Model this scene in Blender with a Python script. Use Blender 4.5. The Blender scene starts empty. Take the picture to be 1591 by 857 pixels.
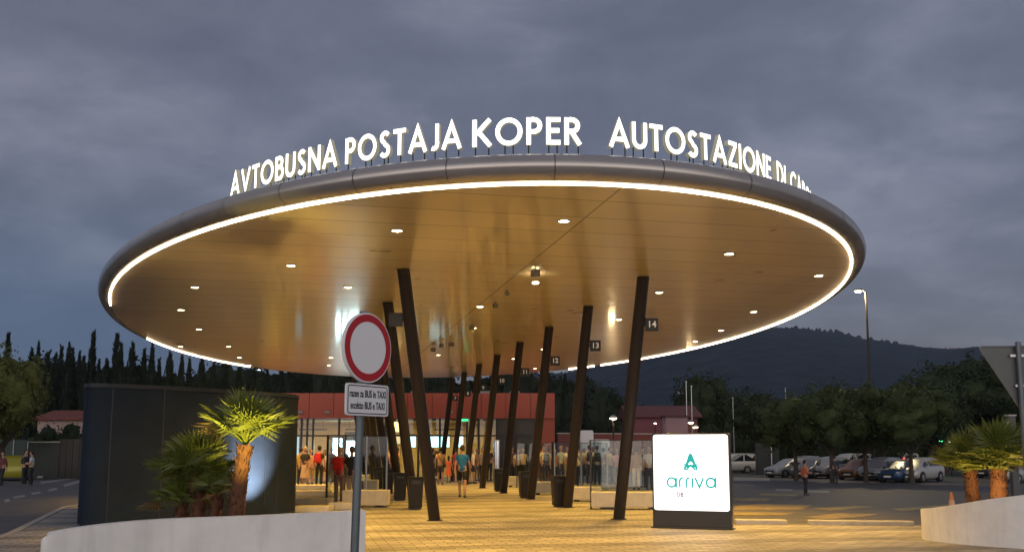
import bpy, bmesh, math, random
from math import sin, cos, pi, radians, sqrt, atan, atan2, tan
from mathutils import Vector, Matrix
random.seed(11)
S = bpy.context.scene
col = S.collection

# ---------------------------------------------------------------- camera, sky, exposure
F = 1500.0; EYE = 1.6; TH = atan(F / 11500.0); YP = 699 - F * tan(TH)
cd = bpy.data.cameras.new('camera'); cam = bpy.data.objects.new('camera', cd); col.objects.link(cam)
cam.location = (0, 0, EYE); cam.rotation_euler = (pi / 2 + TH, 0, 0)
cd.sensor_width = 36; cd.lens = F / 1591 * 36; cd.shift_y = (YP - 428.5) / 1591
cd.clip_end = 6000; cd.clip_start = 0.1
S.camera = cam

def at(px, py, z=0.0):
    a = (px - 795.5) / F; b = (YP - py) / F
    r = Vector((a, cos(TH) - b * sin(TH), sin(TH) + b * cos(TH)))
    t = (z - EYE) / r.z
    return Vector((r.x * t, r.y * t, z))
def atD(px, D, py=None):
    """a place D metres ahead in the bearing of px; with py also its height"""
    x = (px - 795.5) / F * D
    if py is None: return Vector((x, D, 0))
    a = (px - 795.5) / F; b = (YP - py) / F
    r = Vector((a, cos(TH) - b * sin(TH), sin(TH) + b * cos(TH)))
    return Vector((r.x * D / r.y, D, EYE + r.z * D / r.y))

S.view_settings.view_transform = 'Standard'; S.view_settings.look = 'None'
S.view_settings.exposure = 0.0; S.view_settings.gamma = 1.0; S.view_settings.use_curve_mapping = False
S.cycles.use_denoising = True
S.cycles.max_bounces = 8; S.cycles.diffuse_bounces = 3; S.cycles.glossy_bounces = 4
S.cycles.transmission_bounces = 6; S.cycles.transparent_max_bounces = 8
S.cycles.sample_clamp_indirect = 6.0; S.cycles.caustics_reflective = False; S.cycles.caustics_refractive = False

W = bpy.data.worlds.new('World'); S.world = W; W.use_nodes = True
nt = W.node_tree; N = nt.nodes; L = nt.links; N.clear()
def wn(t, **k):
    n = N.new(t)
    for a, b in k.items(): setattr(n, a, b)
    return n
out = wn('ShaderNodeOutputWorld'); bg = wn('ShaderNodeBackground'); L.new(bg.outputs[0], out.inputs[0])
SUN_EL, SUN_ROT = radians(1.0), radians(200)
sky = wn('ShaderNodeTexSky'); sky.sky_type = 'NISHITA'; sky.sun_disc = False
sky.sun_elevation = SUN_EL; sky.sun_rotation = SUN_ROT; sky.dust_density = 1.0; sky.ozone_density = 3.0
skym = wn('ShaderNodeVectorMath', operation='SCALE'); skym.inputs['Scale'].default_value = 0.05
L.new(sky.outputs[0], skym.inputs[0])
tc = wn('ShaderNodeTexCoord')
sep = wn('ShaderNodeSeparateXYZ'); L.new(tc.outputs['Generated'], sep.inputs[0])
def wm(op, a, b=None, c=None):
    n = wn('ShaderNodeMath', operation=op)
    for i, v in enumerate((a, b, c)):
        if v is None: continue
        if isinstance(v, (int, float)): n.inputs[i].default_value = v
        else: L.new(v, n.inputs[i])
    return n.outputs[0]
zz = wm('MAXIMUM', sep.outputs['Z'], 0.0)
den = wm('ADD', zz, 0.26)
cx_ = wm('DIVIDE', sep.outputs['X'], den); cy_ = wm('DIVIDE', sep.outputs['Y'], den)
cmb = wn('ShaderNodeCombineXYZ'); L.new(cx_, cmb.inputs[0]); L.new(cy_, cmb.inputs[1]); cmb.inputs[2].default_value = 3.7
def wnoise(scale, detail, rough, dist=0.0, off=(0, 0, 0), sc=(1, 1, 1)):
    m = wn('ShaderNodeMapping'); m.inputs['Location'].default_value = off; m.inputs['Scale'].default_value = sc
    L.new(cmb.outputs[0], m.inputs[0])
    n = wn('ShaderNodeTexNoise'); n.inputs['Scale'].default_value = scale; n.inputs['Detail'].default_value = detail
    n.inputs['Roughness'].default_value = rough; n.inputs['Distortion'].default_value = dist
    L.new(m.outputs[0], n.inputs['Vector']); return n.outputs['Fac']
n1 = wnoise(1.7, 6, 0.5, 0.3, (2.3, 0.4, 0), (1, 1.0, 1)); n2 = wnoise(4.6, 8, 0.62, 0.4, (5.1, 1.7, 2), (1, 1.1, 1))
mixn = wm('ADD', wm('MULTIPLY', n1, 0.66), wm('MULTIPLY', n2, 0.34))
rmp = wn('ShaderNodeValToRGB'); L.new(mixn, rmp.inputs[0])
e = rmp.color_ramp.elements
e[0].position = 0.34; e[0].color = (0.104, 0.106, 0.142, 1)
e[1].position = 0.68; e[1].color = (0.26, 0.26, 0.315, 1)
m_ = e.new(0.47); m_.color = (0.138, 0.142, 0.186, 1)
m2_ = e.new(0.55); m2_.color = (0.182, 0.187, 0.238, 1)
# clear deep blue low on the left, where the cloud thins out
lowm = wn('ShaderNodeMapRange'); lowm.interpolation_type = 'SMOOTHSTEP'
L.new(sep.outputs['Z'], lowm.inputs[0]); lowm.inputs[1].default_value = 0.30; lowm.inputs[2].default_value = 0.06
lefm = wn('ShaderNodeMapRange'); lefm.interpolation_type = 'SMOOTHSTEP'
L.new(sep.outputs['X'], lefm.inputs[0]); lefm.inputs[1].default_value = 0.1; lefm.inputs[2].default_value = -0.40
clr = wm('MULTIPLY', wm('MULTIPLY', lowm.outputs[0], lefm.outputs[0]), 0.85)
mx = wn('ShaderNodeMix', data_type='RGBA'); L.new(clr, mx.inputs[0]); L.new(rmp.outputs[0], mx.inputs[6])
mx.inputs[7].default_value = (0.045, 0.090, 0.185, 1)
add = wn('ShaderNodeVectorMath', operation='ADD'); L.new(mx.outputs[2], add.inputs[0]); L.new(skym.outputs[0], add.inputs[1])
# afterglow of the sunset, low in the sky behind the camera
glow = wn('ShaderNodeMapRange'); glow.interpolation_type = 'SMOOTHSTEP'
L.new(sep.outputs['Y'], glow.inputs[0]); glow.inputs[1].default_value = 0.0; glow.inputs[2].default_value = -0.8
glz = wn('ShaderNodeMapRange'); glz.interpolation_type = 'SMOOTHSTEP'
L.new(sep.outputs['Z'], glz.inputs[0]); glz.inputs[1].default_value = 0.75; glz.inputs[2].default_value = 0.1
gls = wn('ShaderNodeVectorMath', operation='SCALE'); gls.inputs[0].default_value = (1.45, 1.30, 1.15)
L.new(wm('MULTIPLY', glow.outputs[0], glz.outputs[0]), gls.inputs['Scale'])
add2 = wn('ShaderNodeVectorMath', operation='ADD'); L.new(add.outputs[0], add2.inputs[0]); L.new(gls.outputs[0], add2.inputs[1])
L.new(add2.outputs[0], bg.inputs['Color']); bg.inputs['Strength'].default_value = 1.0

sl = bpy.data.lights.new('sun', 'SUN'); so = bpy.data.objects.new('sun', sl); col.objects.link(so)
sl.energy = 0.05; sl.angle = radians(40); sl.color = (0.75, 0.82, 1.0)
so.rotation_euler = (radians(70), 0, radians(-20)); so.location = (0, -20, 30)

# ---------------------------------------------------------------- helpers
MATS = {}
def mat(name, color, rough=0.6, metal=0.0, emis=None, es=0.0, noise=0.0, nscale=6.0, bump=0.0, bscale=30.0, spec=0.5, alpha=None, trans=0.0, two=False):
    if name in MATS: return MATS[name]
    m = bpy.data.materials.new(name); m.use_nodes = True; t = m.node_tree; b = t.nodes['Principled BSDF']
    b.inputs['Base Color'].default_value = (*color, 1); b.inputs['Roughness'].default_value = rough
    b.inputs['Metallic'].default_value = metal; b.inputs['Specular IOR Level'].default_value = spec
    if trans: b.inputs['Transmission Weight'].default_value = trans; b.inputs['IOR'].default_value = 1.1
    if emis: b.inputs['Emission Color'].default_value = (*emis, 1); b.inputs['Emission Strength'].default_value = es
    tcn = t.nodes.new('ShaderNodeTexCoord')
    if noise:
        n = t.nodes.new('ShaderNodeTexNoise'); n.inputs['Scale'].default_value = nscale; n.inputs['Detail'].default_value = 6
        n.inputs['Roughness'].default_value = 0.65; t.links.new(tcn.outputs['Object'], n.inputs['Vector'])
        r = t.nodes.new('ShaderNodeMapRange'); r.inputs[1].default_value = 0.25; r.inputs[2].default_value = 0.75
        r.inputs[3].default_value = 1 - noise; r.inputs[4].default_value = 1 + noise
        t.links.new(n.outputs['Fac'], r.inputs[0])
        v = t.nodes.new('ShaderNodeVectorMath'); v.operation = 'SCALE'; v.inputs[0].default_value = color
        t.links.new(r.outputs[0], v.inputs['Scale']); t.links.new(v.outputs[0], b.inputs['Base Color'])
    if bump:
        n = t.nodes.new('ShaderNodeTexNoise'); n.inputs['Scale'].default_value = bscale; n.inputs['Detail'].default_value = 5
        t.links.new(tcn.outputs['Object'], n.inputs['Vector'])
        bm = t.nodes.new('ShaderNodeBump'); bm.inputs['Strength'].default_value = bump; bm.inputs['Distance'].default_value = 0.02
        t.links.new(n.outputs['Fac'], bm.inputs['Height']); t.links.new(bm.outputs[0], b.inputs['Normal'])
    MATS[name] = m; return m

def glass(name, tint=(0.8, 0.9, 0.88), k=0.85, rough=0.03):
    if name in MATS: return MATS[name]
    m = bpy.data.materials.new(name); m.use_nodes = True; t = m.node_tree; t.nodes.clear()
    o = t.nodes.new('ShaderNodeOutputMaterial'); tr = t.nodes.new('ShaderNodeBsdfTransparent'); g = t.nodes.new('ShaderNodeBsdfGlossy')
    tr.inputs[0].default_value = (tint[0] * k, tint[1] * k, tint[2] * k, 1); g.inputs['Roughness'].default_value = rough
    lw = t.nodes.new('ShaderNodeLayerWeight'); lw.inputs[0].default_value = 0.5
    pw = t.nodes.new('ShaderNodeMath'); pw.operation = 'POWER'; pw.inputs[1].default_value = 4.5; t.links.new(lw.outputs['Facing'], pw.inputs[0])
    fr = t.nodes.new('ShaderNodeMath'); fr.operation = 'MULTIPLY_ADD'; fr.inputs[1].default_value = 0.7; fr.inputs[2].default_value = 0.05; t.links.new(pw.outputs[0], fr.inputs[0])
    ms = t.nodes.new('ShaderNodeMixShader'); t.links.new(fr.outputs[0], ms.inputs[0]); t.links.new(tr.outputs[0], ms.inputs[1])
    t.links.new(g.outputs[0], ms.inputs[2]); t.links.new(ms.outputs[0], o.inputs[0])
    MATS[name] = m; return m

class MB:
    def __init__(s): s.v = []; s.f = []; s.mi = []; s.m = 0
    def poly(s, pts, faces):
        b = len(s.v); s.v += [tuple(p) for p in pts]
        for f in faces: s.f.append([b + i for i in f]); s.mi.append(s.m)
    def box(s, c, d, rz=0.0, taper=1.0):
        x, y, z = d[0] / 2, d[1] / 2, d[2] / 2; P = []
        for k, (sx, sy, sz) in enumerate([(-1, -1, -1), (1, -1, -1), (1, 1, -1), (-1, 1, -1), (-1, -1, 1), (1, -1, 1), (1, 1, 1), (-1, 1, 1)]):
            tp = taper if sz > 0 else 1.0
            X, Y = sx * x * tp, sy * y * tp
            P.append((c[0] + X * cos(rz) - Y * sin(rz), c[1] + X * sin(rz) + Y * cos(rz), c[2] + sz * z))
        s.poly(P, [(0, 3, 2, 1), (4, 5, 6, 7), (0, 1, 5, 4), (1, 2, 6, 5), (2, 3, 7, 6), (3, 0, 4, 7)])
    def tube(s, pts, rs, n=10, cap=True, sq=None):
        pts = [Vector(p) for p in pts]
        if not isinstance(rs, (list, tuple)): rs = [rs] * len(pts)
        P = []; up = None
        for i, p in enumerate(pts):
            d = (pts[min(i + 1, len(pts) - 1)] - pts[max(i - 1, 0)])
            if d.length < 1e-6: d = Vector((0, 0, 1))
            d.normalize()
            if up is None: up = Vector((0, 1, 0)) if abs(d.y) < 0.9 else Vector((1, 0, 0))
            a = d.cross(up).normalized(); b = a.cross(d).normalized(); up = b
            for k in range(n):
                t = 2 * pi * k / n; P.append(p + a * rs[i] * cos(t) + b * rs[i] * sin(t))
        fs = []
        for i in range(len(pts) - 1):
            for k in range(n):
                k2 = (k + 1) % n; fs.append((i * n + k, i * n + k2, (i + 1) * n + k2, (i + 1) * n + k))
        if cap: fs.append(tuple(range(n - 1, -1, -1))); fs.append(tuple((len(pts) - 1) * n + k for k in range(n)))
        s.poly(P, fs)
    def lathe(s, prof, c=(0, 0, 0), n=24):
        P = []; m = len(prof)
        for r, z in prof:
            for k in range(n): P.append((c[0] + r * cos(2 * pi * k / n), c[1] + r * sin(2 * pi * k / n), c[2] + z))
        fs = [(i * n + k, i * n + (k + 1) % n, (i + 1) * n + (k + 1) % n, (i + 1) * n + k) for i in range(m - 1) for k in range(n)]
        s.poly(P, fs)
    def ball(s, c, r, n=14, m=9, sc=(1, 1, 1)):
        P = [(c[0], c[1], c[2] - r * sc[2])]
        for i in range(1, m):
            a = -pi / 2 + pi * i / m
            for k in range(n):
                P.append((c[0] + r * sc[0] * cos(a) * cos(2 * pi * k / n), c[1] + r * sc[1] * cos(a) * sin(2 * pi * k / n), c[2] + r * sc[2] * sin(a)))
        P.append((c[0], c[1], c[2] + r * sc[2])); fs = []
        for k in range(n):
            k2 = (k + 1) % n; fs.append((0, 1 + k2, 1 + k))
            for i in range(m - 2): fs.append((1 + i * n + k, 1 + i * n + k2, 1 + (i + 1) * n + k2, 1 + (i + 1) * n + k))
            fs.append((1 + (m - 2) * n + k, 1 + (m - 2) * n + k2, len(P) - 1))
        s.poly(P, fs)
    def prism(s, pts, z0, z1):
        """pts: xy outline counter-clockwise; z1 may be a list"""
        n = len(pts); zt = z1 if isinstance(z1, list) else [z1] * n
        P = [(p[0], p[1], z0) for p in pts] + [(p[0], p[1], zt[i]) for i, p in enumerate(pts)]
        s.poly(P, [tuple(range(n - 1, -1, -1)), tuple(range(n, 2 * n))] + [(i, (i + 1) % n, n + (i + 1) % n, n + i) for i in range(n)])
    def build(s, name, mats, parent=None, smooth=False, bevel=0.0, loc=None, rz=0.0, sharp=40):
        me = bpy.data.meshes.new(name); me.from_pydata(s.v, [], s.f)
        for m in (mats if isinstance(mats, (list, tuple)) else [mats]): me.materials.append(m)
        me.polygons.foreach_set('material_index', s.mi)
        if smooth:
            me.polygons.foreach_set('use_smooth', [True] * len(me.polygons))
            me.set_sharp_from_angle(angle=radians(sharp))
        me.update()
        o = bpy.data.objects.new(name, me); col.objects.link(o)
        if parent: o.parent = parent
        if loc is not None: o.location = loc
        if rz: o.rotation_euler = (0, 0, rz)
        if bevel:
            b = o.modifiers.new('bevel', 'BEVEL'); b.width = bevel; b.segments = 2; b.limit_method = 'ANGLE'
        return o
def tag(o, label=None, cat=None, group=None, kind=None):
    if label: o['label'] = label
    if cat: o['category'] = cat
    if group: o['group'] = group
    if kind: o['kind'] = kind
    return o
def thing(name, label, cat, loc=(0, 0, 0), rz=0.0, group=None):
    o = bpy.data.objects.new(name, None); col.objects.link(o); o.location = loc; o.rotation_euler = (0, 0, rz)
    o.empty_display_size = 0.2
    return tag(o, label, cat, group)
def copy_tree(o, parent=None):
    c = o.copy(); col.objects.link(c); c.parent = parent
    for ch in list(o.children): copy_tree(ch, c)
    return c
def lamp(name, kind, loc, power, color, parent=None, size=0.05, target=None, angle=150, blend=0.6):
    l = bpy.data.lights.new(name, kind); o = bpy.data.objects.new(name, l); col.objects.link(o)
    l.energy = power; l.color = color; o.location = loc
    if kind in ('POINT', 'SPOT'): l.shadow_soft_size = size
    if kind == 'AREA': l.shape = 'DISK'; l.size = size
    if kind == 'SPOT': l.spot_size = radians(angle); l.spot_blend = blend
    if target is not None:
        d = Vector(target) - Vector(loc); o.rotation_euler = d.to_track_quat('-Z', 'Y').to_euler()
    if parent: o.parent = parent
    return o
def text_mesh(txt, size, depth, name, m, parent, loc, rot, sx=1.0, align='CENTER'):
    c = bpy.data.curves.new('t', 'FONT'); c.body = txt; c.size = size; c.extrude = depth; c.offset = size * .016; c.align_x = align; c.align_y = 'CENTER'
    o = bpy.data.objects.new('t', c); col.objects.link(o)
    dg = bpy.context.evaluated_depsgraph_get(); dg.update()
    me = bpy.data.meshes.new_from_object(o.evaluated_get(dg)); bpy.data.objects.remove(o); bpy.data.curves.remove(c)
    me.materials.clear(); me.materials.append(m); me.name = name
    for v in me.vertices: v.co.x *= sx
    r = bpy.data.objects.new(name, me); col.objects.link(r); r.parent = parent; r.location = loc; r.rotation_euler = rot
    return r
def ribbon(mb, pts, w, y0, y1, map_, closed=False):
    """flat stroke of width w along 2-D points, from depth y0 (face) to y1 (back); map_ turns (x, depth, z) into 3-D"""
    n = len(pts); Lp = []; Rp = []
    for i in range(n):
        if closed: a = Vector(pts[i - 1]); c = Vector(pts[(i + 1) % n])
        else: a = Vector(pts[max(i - 1, 0)]); c = Vector(pts[min(i + 1, n - 1)])
        p = Vector(pts[i])
        d1 = (p - a); d2 = (c - p)
        if d1.length < 1e-9: d1 = d2
        if d2.length < 1e-9: d2 = d1
        d1.normalize(); d2.normalize()
        n1_ = Vector((-d1.y, d1.x)); n2_ = Vector((-d2.y, d2.x)); m = (n1_ + n2_)
        if m.length < 1e-3: m = n1_.copy()
        m.normalize(); k = min(1.0 / max(m.dot(n1_), 0.3), 2.4)
        Lp.append(p + m * w / 2 * k); Rp.append(p - m * w / 2 * k)
    P = [map_(q[0], y0, q[1]) for q in Lp] + [map_(q[0], y0, q[1]) for q in Rp] + [map_(q[0], y1, q[1]) for q in Lp] + [map_(q[0], y1, q[1]) for q in Rp]
    rng = range(n if closed else n - 1); m0 = mb.m
    fr = []; sd = []
    for i in rng:
        j = (i + 1) % n
        fr.append((i, n + i, n + j, j)); sd.append((2 * n + i, 2 * n + j, 3 * n + j, 3 * n + i))
        sd.append((i, j, 2 * n + j, 2 * n + i)); sd.append((n + i, 3 * n + i, 3 * n + j, n + j))
    if not closed: sd += [(0, 2 * n, 3 * n, n), (n - 1, 2 * n - 1, 4 * n - 1, 3 * n - 1)]
    b = len(mb.v); mb.v += [tuple(p) for p in P]
    for f in fr: mb.f.append([b + i for i in f]); mb.mi.append(0)
    for f in sd: mb.f.append([b + i for i in f]); mb.mi.append(1)
def arc(cx, cy, rx, ry, a0, a1, n=12):
    return [(cx + rx * cos(radians(a0 + (a1 - a0) * i / n)), cy + ry * sin(radians(a0 + (a1 - a0) * i / n))) for i in range(n + 1)]
# capital letters as strokes: (advance, [polylines]) in units of the cap height; stroke width .16
SW = 0.165; h_ = SW / 2
GL = {
 'A': (0.86, [[(h_ * .7, 0), (.43, .93), (.86 - h_ * .7, 0)], [(.2, .3), (.66, .3)]]),
 'V': (0.84, [[(h_ * .7, 1), (.42, .08), (.84 - h_ * .7, 1)]]),
 'T': (0.62, [[(0, 1 - h_), (.62, 1 - h_)], [(.31, 1 - SW), (.31, 0)]]),
 'O': (1.0, ['c', arc(.5, .5, .5 - h_, .51 - h_, 0, 360, 28)[:-1]]),
 'B': (0.62, [[(h_, 0), (h_, 1)], [(SW, 1 - h_), (.3, 1 - h_)] + arc(.3, .745, .19, .178, 90, -90, 8) + [(SW, .56)], [(SW, .54), (.32, .54)] + arc(.32, .31, .225, .232, 90, -90, 8)[1:] + [(SW, h_)]]),
 'U': (0.68, [[(h_, 1), (h_, .35)] + arc(.34, .34, .34 - h_, .34 - h_, 180, 360, 12) + [(.68 - h_, .35), (.68 - h_, 1)]]),
 'S': (0.58, [arc(.30, .745, .185, .18, 30, 250, 10) + arc(.28, .26, .2, .2, 75, -150, 12)]),
 'N': (0.76, [[(h_, 0), (h_, 1)], [(.76 - h_, 0), (.76 - h_, 1)], [(h_, .93), (.76 - h_, .07)]]),
 'P': (0.58, [[(h_, 0), (h_, 1)], [(SW, 1 - h_), (.28, 1 - h_)] + arc(.28, .7, .215, .222, 90, -90, 9) + [(SW, .478)]]),
 'J': (0.42, [[(.42 - h_, 1), (.42 - h_, .24)] + arc(.18, .24, .165, .165, 0, -120, 7)]),
 'K': (0.72, [[(h_, 0), (h_, 1)], [(.66, .99), (SW * .9, .47)], [(.24, .54), (.68, .01)]]),
 'E': (0.52, [[(h_, 0), (h_, 1)], [(SW, 1 - h_), (.52, 1 - h_)], [(SW, .52), (.48, .52)], [(SW, h_), (.52, h_)]]),
 'R': (0.64, [[(h_, 0), (h_, 1)], [(SW, 1 - h_), (.29, 1 - h_)] + arc(.29, .71, .205, .212, 90, -90, 9) + [(SW, .498)], [(.28, .46), (.57, .01)]]),
 'Z': (0.64, [[(.02, 1 - h_), (.6, 1 - h_)], [(.55, .9), (.08, .1)], [(.03, h_), (.62, h_)]]),
 'I': (0.16, [[(h_, 0), (h_, 1)]]),
 'D': (0.78, [[(h_, 0), (h_, 1)], [(SW, 1 - h_), (.27, 1 - h_)] + arc(.27, .5, .43, .5 - h_, 90, -90, 14) + [(SW, h_)]]),
 'C': (0.78, [arc(.5, .5, .5 - h_, .51 - h_, 45, 315, 18)]),
}

# ---------------------------------------------------------------- ground
def smooth(t): t = max(0.0, min(1.0, t)); return t * t * (3 - 2 * t)
def road_z(x, y): return -0.12 - smooth((y - 22) / 20) * (0.08 + 0.34 * smooth((x + 2) / 12))

def paver_mat():
    m = bpy.data.materials.new('pavers'); m.use_nodes = True; t = m.node_tree; b = t.nodes['Principled BSDF']
    tcn = t.nodes.new('ShaderNodeTexCoord'); mp = t.nodes.new('ShaderNodeMapping'); mp.inputs['Rotation'].default_value = (0, 0, radians(-12.5))
    t.links.new(tcn.outputs['Object'], mp.inputs[0])
    br = t.nodes.new('ShaderNodeTexBrick'); br.inputs['Scale'].default_value = 1.0; br.inputs['Brick Width'].default_value = 0.4
    br.inputs['Row Height'].default_value = 0.2; br.inputs['Mortar Size'].default_value = 0.012; br.inputs['Bias'].default_value = 0.0
    br.inputs['Color1'].default_value = (0.27, 0.255, 0.23, 1); br.inputs['Color2'].default_value = (0.40, 0.38, 0.345, 1); br.inputs['Mortar'].default_value = (0.10, 0.09, 0.08, 1)
    t.links.new(mp.outputs[0], br.inputs['Vector'])
    n = t.nodes.new('ShaderNodeTexNoise'); n.inputs['Scale'].default_value = 0.55; n.inputs['Detail'].default_value = 8; n.inputs['Roughness'].default_value = 0.7
    t.links.new(mp.outputs[0], n.inputs['Vector'])
    r = t.nodes.new('ShaderNodeMapRange'); r.inputs[1].default_value = 0.3; r.inputs[2].default_value = 0.7; r.inputs[3].default_value = 0.60; r.inputs[4].default_value = 1.2
    t.links.new(n.outputs['Fac'], r.inputs[0])
    v = t.nodes.new('ShaderNodeVectorMath'); v.operation = 'SCALE'; t.links.new(br.outputs['Color'], v.inputs[0]); t.links.new(r.outputs[0], v.inputs['Scale'])
    # darker laying bands every 2.4 m, running across the platform
    sp = t.nodes.new('ShaderNodeSeparateXYZ'); t.links.new(mp.outputs[0], sp.inputs[0])
    mm = t.nodes.new('ShaderNodeMath'); mm.operation = 'PINGPONG'; mm.inputs[1].default_value = 0.9; t.links.new(sp.outputs['Y'], mm.inputs[0])
    g = t.nodes.new('ShaderNodeMapRange'); g.inputs[1].default_value = 0.30; g.inputs[2].default_value = 0.34; g.inputs[3].default_value = 0.66; g.inputs[4].default_value = 1.0
    t.links.new(mm.outputs[0], g.inputs[0])
    v2 = t.nodes.new('ShaderNodeVectorMath'); v2.operation = 'SCALE'; t.links.new(v.outputs[0], v2.inputs[0]); t.links.new(g.outputs[0], v2.inputs['Scale'])
    t.links.new(v2.outputs[0], b.inputs['Base Color'])
    bp = t.nodes.new('ShaderNodeBump'); bp.inputs['Strength'].default_value = 0.5; bp.inputs['Distance'].default_value = 0.01; bp.invert = True
    t.links.new(br.outputs['Fac'], bp.inputs['Height']); t.links.new(bp.outputs[0], b.inputs['Normal'])
    b.inputs['Roughness'].default_value = 0.62
    return m
M_pav = paver_mat()
M_asph = mat('asphalt', (0.075, 0.072, 0.07), 0.62, noise=0.3, nscale=1.5, bump=0.5, bscale=60)
M_kerb = mat('kerb', (0.36, 0.34, 0.31), 0.8, noise=0.2, nscale=5)
M_line = mat('road_paint', (0.24, 0.235, 0.22), 0.6, noise=0.3, nscale=3)
M_yel = mat('painted_yellow_light', (0.22, 0.17, 0.045), 0.6, noise=0.8, nscale=2.2)  # yellow lamplight on the bus road, put into the colour
M_conc = mat('concrete', (0.46, 0.43, 0.38), 0.75, noise=0.14, nscale=4, bump=0.15, bscale=40)
M_dark = mat('dark_metal', (0.020, 0.014, 0.012), 0.5, noise=0.15, nscale=8, spec=0.3)
M_black = mat('black_metal', (0.015, 0.015, 0.017), 0.45)
M_steel = mat('steel', (0.45, 0.46, 0.47), 0.35, metal=0.9)
M_white = mat('white_paint', (0.78, 0.78, 0.76), 0.5)
M_plaster = mat('white_planter', (0.80, 0.785, 0.76), 0.7, noise=0.16, nscale=1.1, bump=0.25, bscale=9)

def weather(m, z0, z1):
    t = m.node_tree; b = t.nodes['Principled BSDF']; src = b.inputs['Base Color'].links[0].from_socket
    tcn = t.nodes.new('ShaderNodeTexCoord'); mp = t.nodes.new('ShaderNodeMapping'); mp.inputs['Scale'].default_value = (5, 5, .5)
    t.links.new(tcn.outputs['Object'], mp.inputs[0]); n = t.nodes.new('ShaderNodeTexNoise'); n.inputs['Scale'].default_value = 1.6; n.inputs['Detail'].default_value = 6
    t.links.new(mp.outputs[0], n.inputs['Vector']); r = t.nodes.new('ShaderNodeMapRange'); r.inputs[1].default_value = .52; r.inputs[2].default_value = .72; r.inputs[3].default_value = 1.0; r.inputs[4].default_value = .88
    t.links.new(n.outputs['Fac'], r.inputs[0]); v = t.nodes.new('ShaderNodeVectorMath'); v.operation = 'SCALE'; t.links.new(src, v.inputs[0]); t.links.new(r.outputs[0], v.inputs['Scale'])
    t.links.new(v.outputs[0], b.inputs['Base Color'])
weather(M_plaster, 0, 1); weather(M_conc, 0, 1)
xs = [-400, -250, -150, -100, -70] + [-50 + 4 * i for i in range(26)] + [60, 75, 100, 150, 250, 400]
ys = [-80, -40, -10, 0, 6] + [10 + 3 * i for i in range(20)] + [75, 90, 110, 140, 200, 300, 450]
mb = MB(); nx = len(xs)
mb.poly([(x, y, road_z(x, y)) for y in ys for x in xs], [(j * nx + i, j * nx + i + 1, (j + 1) * nx + i + 1, (j + 1) * nx + i) for j in range(len(ys) - 1) for i in range(nx - 1)])
tag(mb.build('road', M_asph, smooth=True), kind='structure')
plat = [(-7, -6), (22, -6), (22, 17.5), (9.6, 20.9), (7.95, 21.3), (4.75, 21.7), (4.55, 27), (7.5, 36), (8.2, 46), (8.6, 75), (-22, 75), (-13.5, 34), (-12.7, 27.8), (-9.8, 19.3), (-7.3, 10)]
mb = MB(); mb.prism(plat, -0.75, 0.0)
tag(mb.build('platform_paving', M_pav), kind='structure')
def strip(mb, pts, w, z, th=None):
    """flat band along pts, or a low wall when th is given"""
    for a, b in zip(pts[:-1], pts[1:]):
        a = Vector(a[:2]); b = Vector(b[:2]); d = (b - a).normalized(); n = Vector((-d.y, d.x)) * w / 2
        q = [a - n, b - n, b + n, a + n]
        if th: mb.prism([(p.x, p.y) for p in q], z - th, z)
        else: mb.poly([(p.x, p.y, z(p.x, p.y) if callable(z) else z) for p in q], [(0, 1, 2, 3)])
mb = MB(); strip(mb, [(4.9, 21.62), (6.0, 21.48)], 0.3, 0.10, 0.3); strip(mb, [(6.45, 21.43), (8.6, 21.1)], 0.3, 0.10, 0.3)
tag(mb.build('kerb', M_kerb, bevel=0.02), kind='structure')
mb = MB()
for a, b in zip(plat, plat[1:] + plat[:1]):
    if a[1] < 15 and b[1] < 15 or (a[0] > 4 and b[0] > 4 and a[1] < 23 and b[1] < 23): continue
    strip(mb, [a, b], 0.16, 0.012, 0.5)
tag(mb.build('kerb', M_kerb), kind='structure')

# road markings, then yellow lamplight painted onto the road
def road_poly(mb, pix, dz=0.006):
    P = []
    for px, py in pix:
        z = -0.3
        for _ in range(6):
            p = at(px, py, z); z = road_z(p.x, p.y)
        P.append((p.x, p.y, z + dz))
    mb.poly(P, [tuple(range(len(P)))])
mb = MB()
for q in ([(98, 752), (128, 744), (131, 747), (100, 756)], [(62, 748), (126, 740), (128, 742), (64, 751)], [(20, 771), (38, 768), (40, 771), (22, 774)], [(48, 765), (62, 763), (64, 766), (50, 768)], [(74, 760), (88, 757), (90, 760), (76, 763)], [(6, 776), (14, 774), (16, 778), (8, 780)]):
    road_poly(mb, q)
for q in ([(1255, 761), (1290, 762), (1288, 765), (1255, 764)], [(1140, 741), (1196, 742), (1196, 747), (1140, 746)], [(1205, 759), (1232, 760), (1230, 762), (1205, 761)]):
    road_poly(mb, q)
tag(mb.build('road_marking', M_line), kind='structure')
mb = MB()  # patches of cast yellow light drawn as coloured shapes on the asphalt
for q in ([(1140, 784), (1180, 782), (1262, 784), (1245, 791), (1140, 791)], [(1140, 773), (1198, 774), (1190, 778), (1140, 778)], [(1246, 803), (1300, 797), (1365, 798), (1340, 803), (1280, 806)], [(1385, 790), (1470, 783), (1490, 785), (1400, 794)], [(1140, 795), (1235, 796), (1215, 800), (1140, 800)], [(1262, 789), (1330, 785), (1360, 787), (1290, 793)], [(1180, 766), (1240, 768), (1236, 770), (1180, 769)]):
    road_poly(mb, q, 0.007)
tag(mb.build('painted_light_patch', M_yel), kind='structure')

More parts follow.
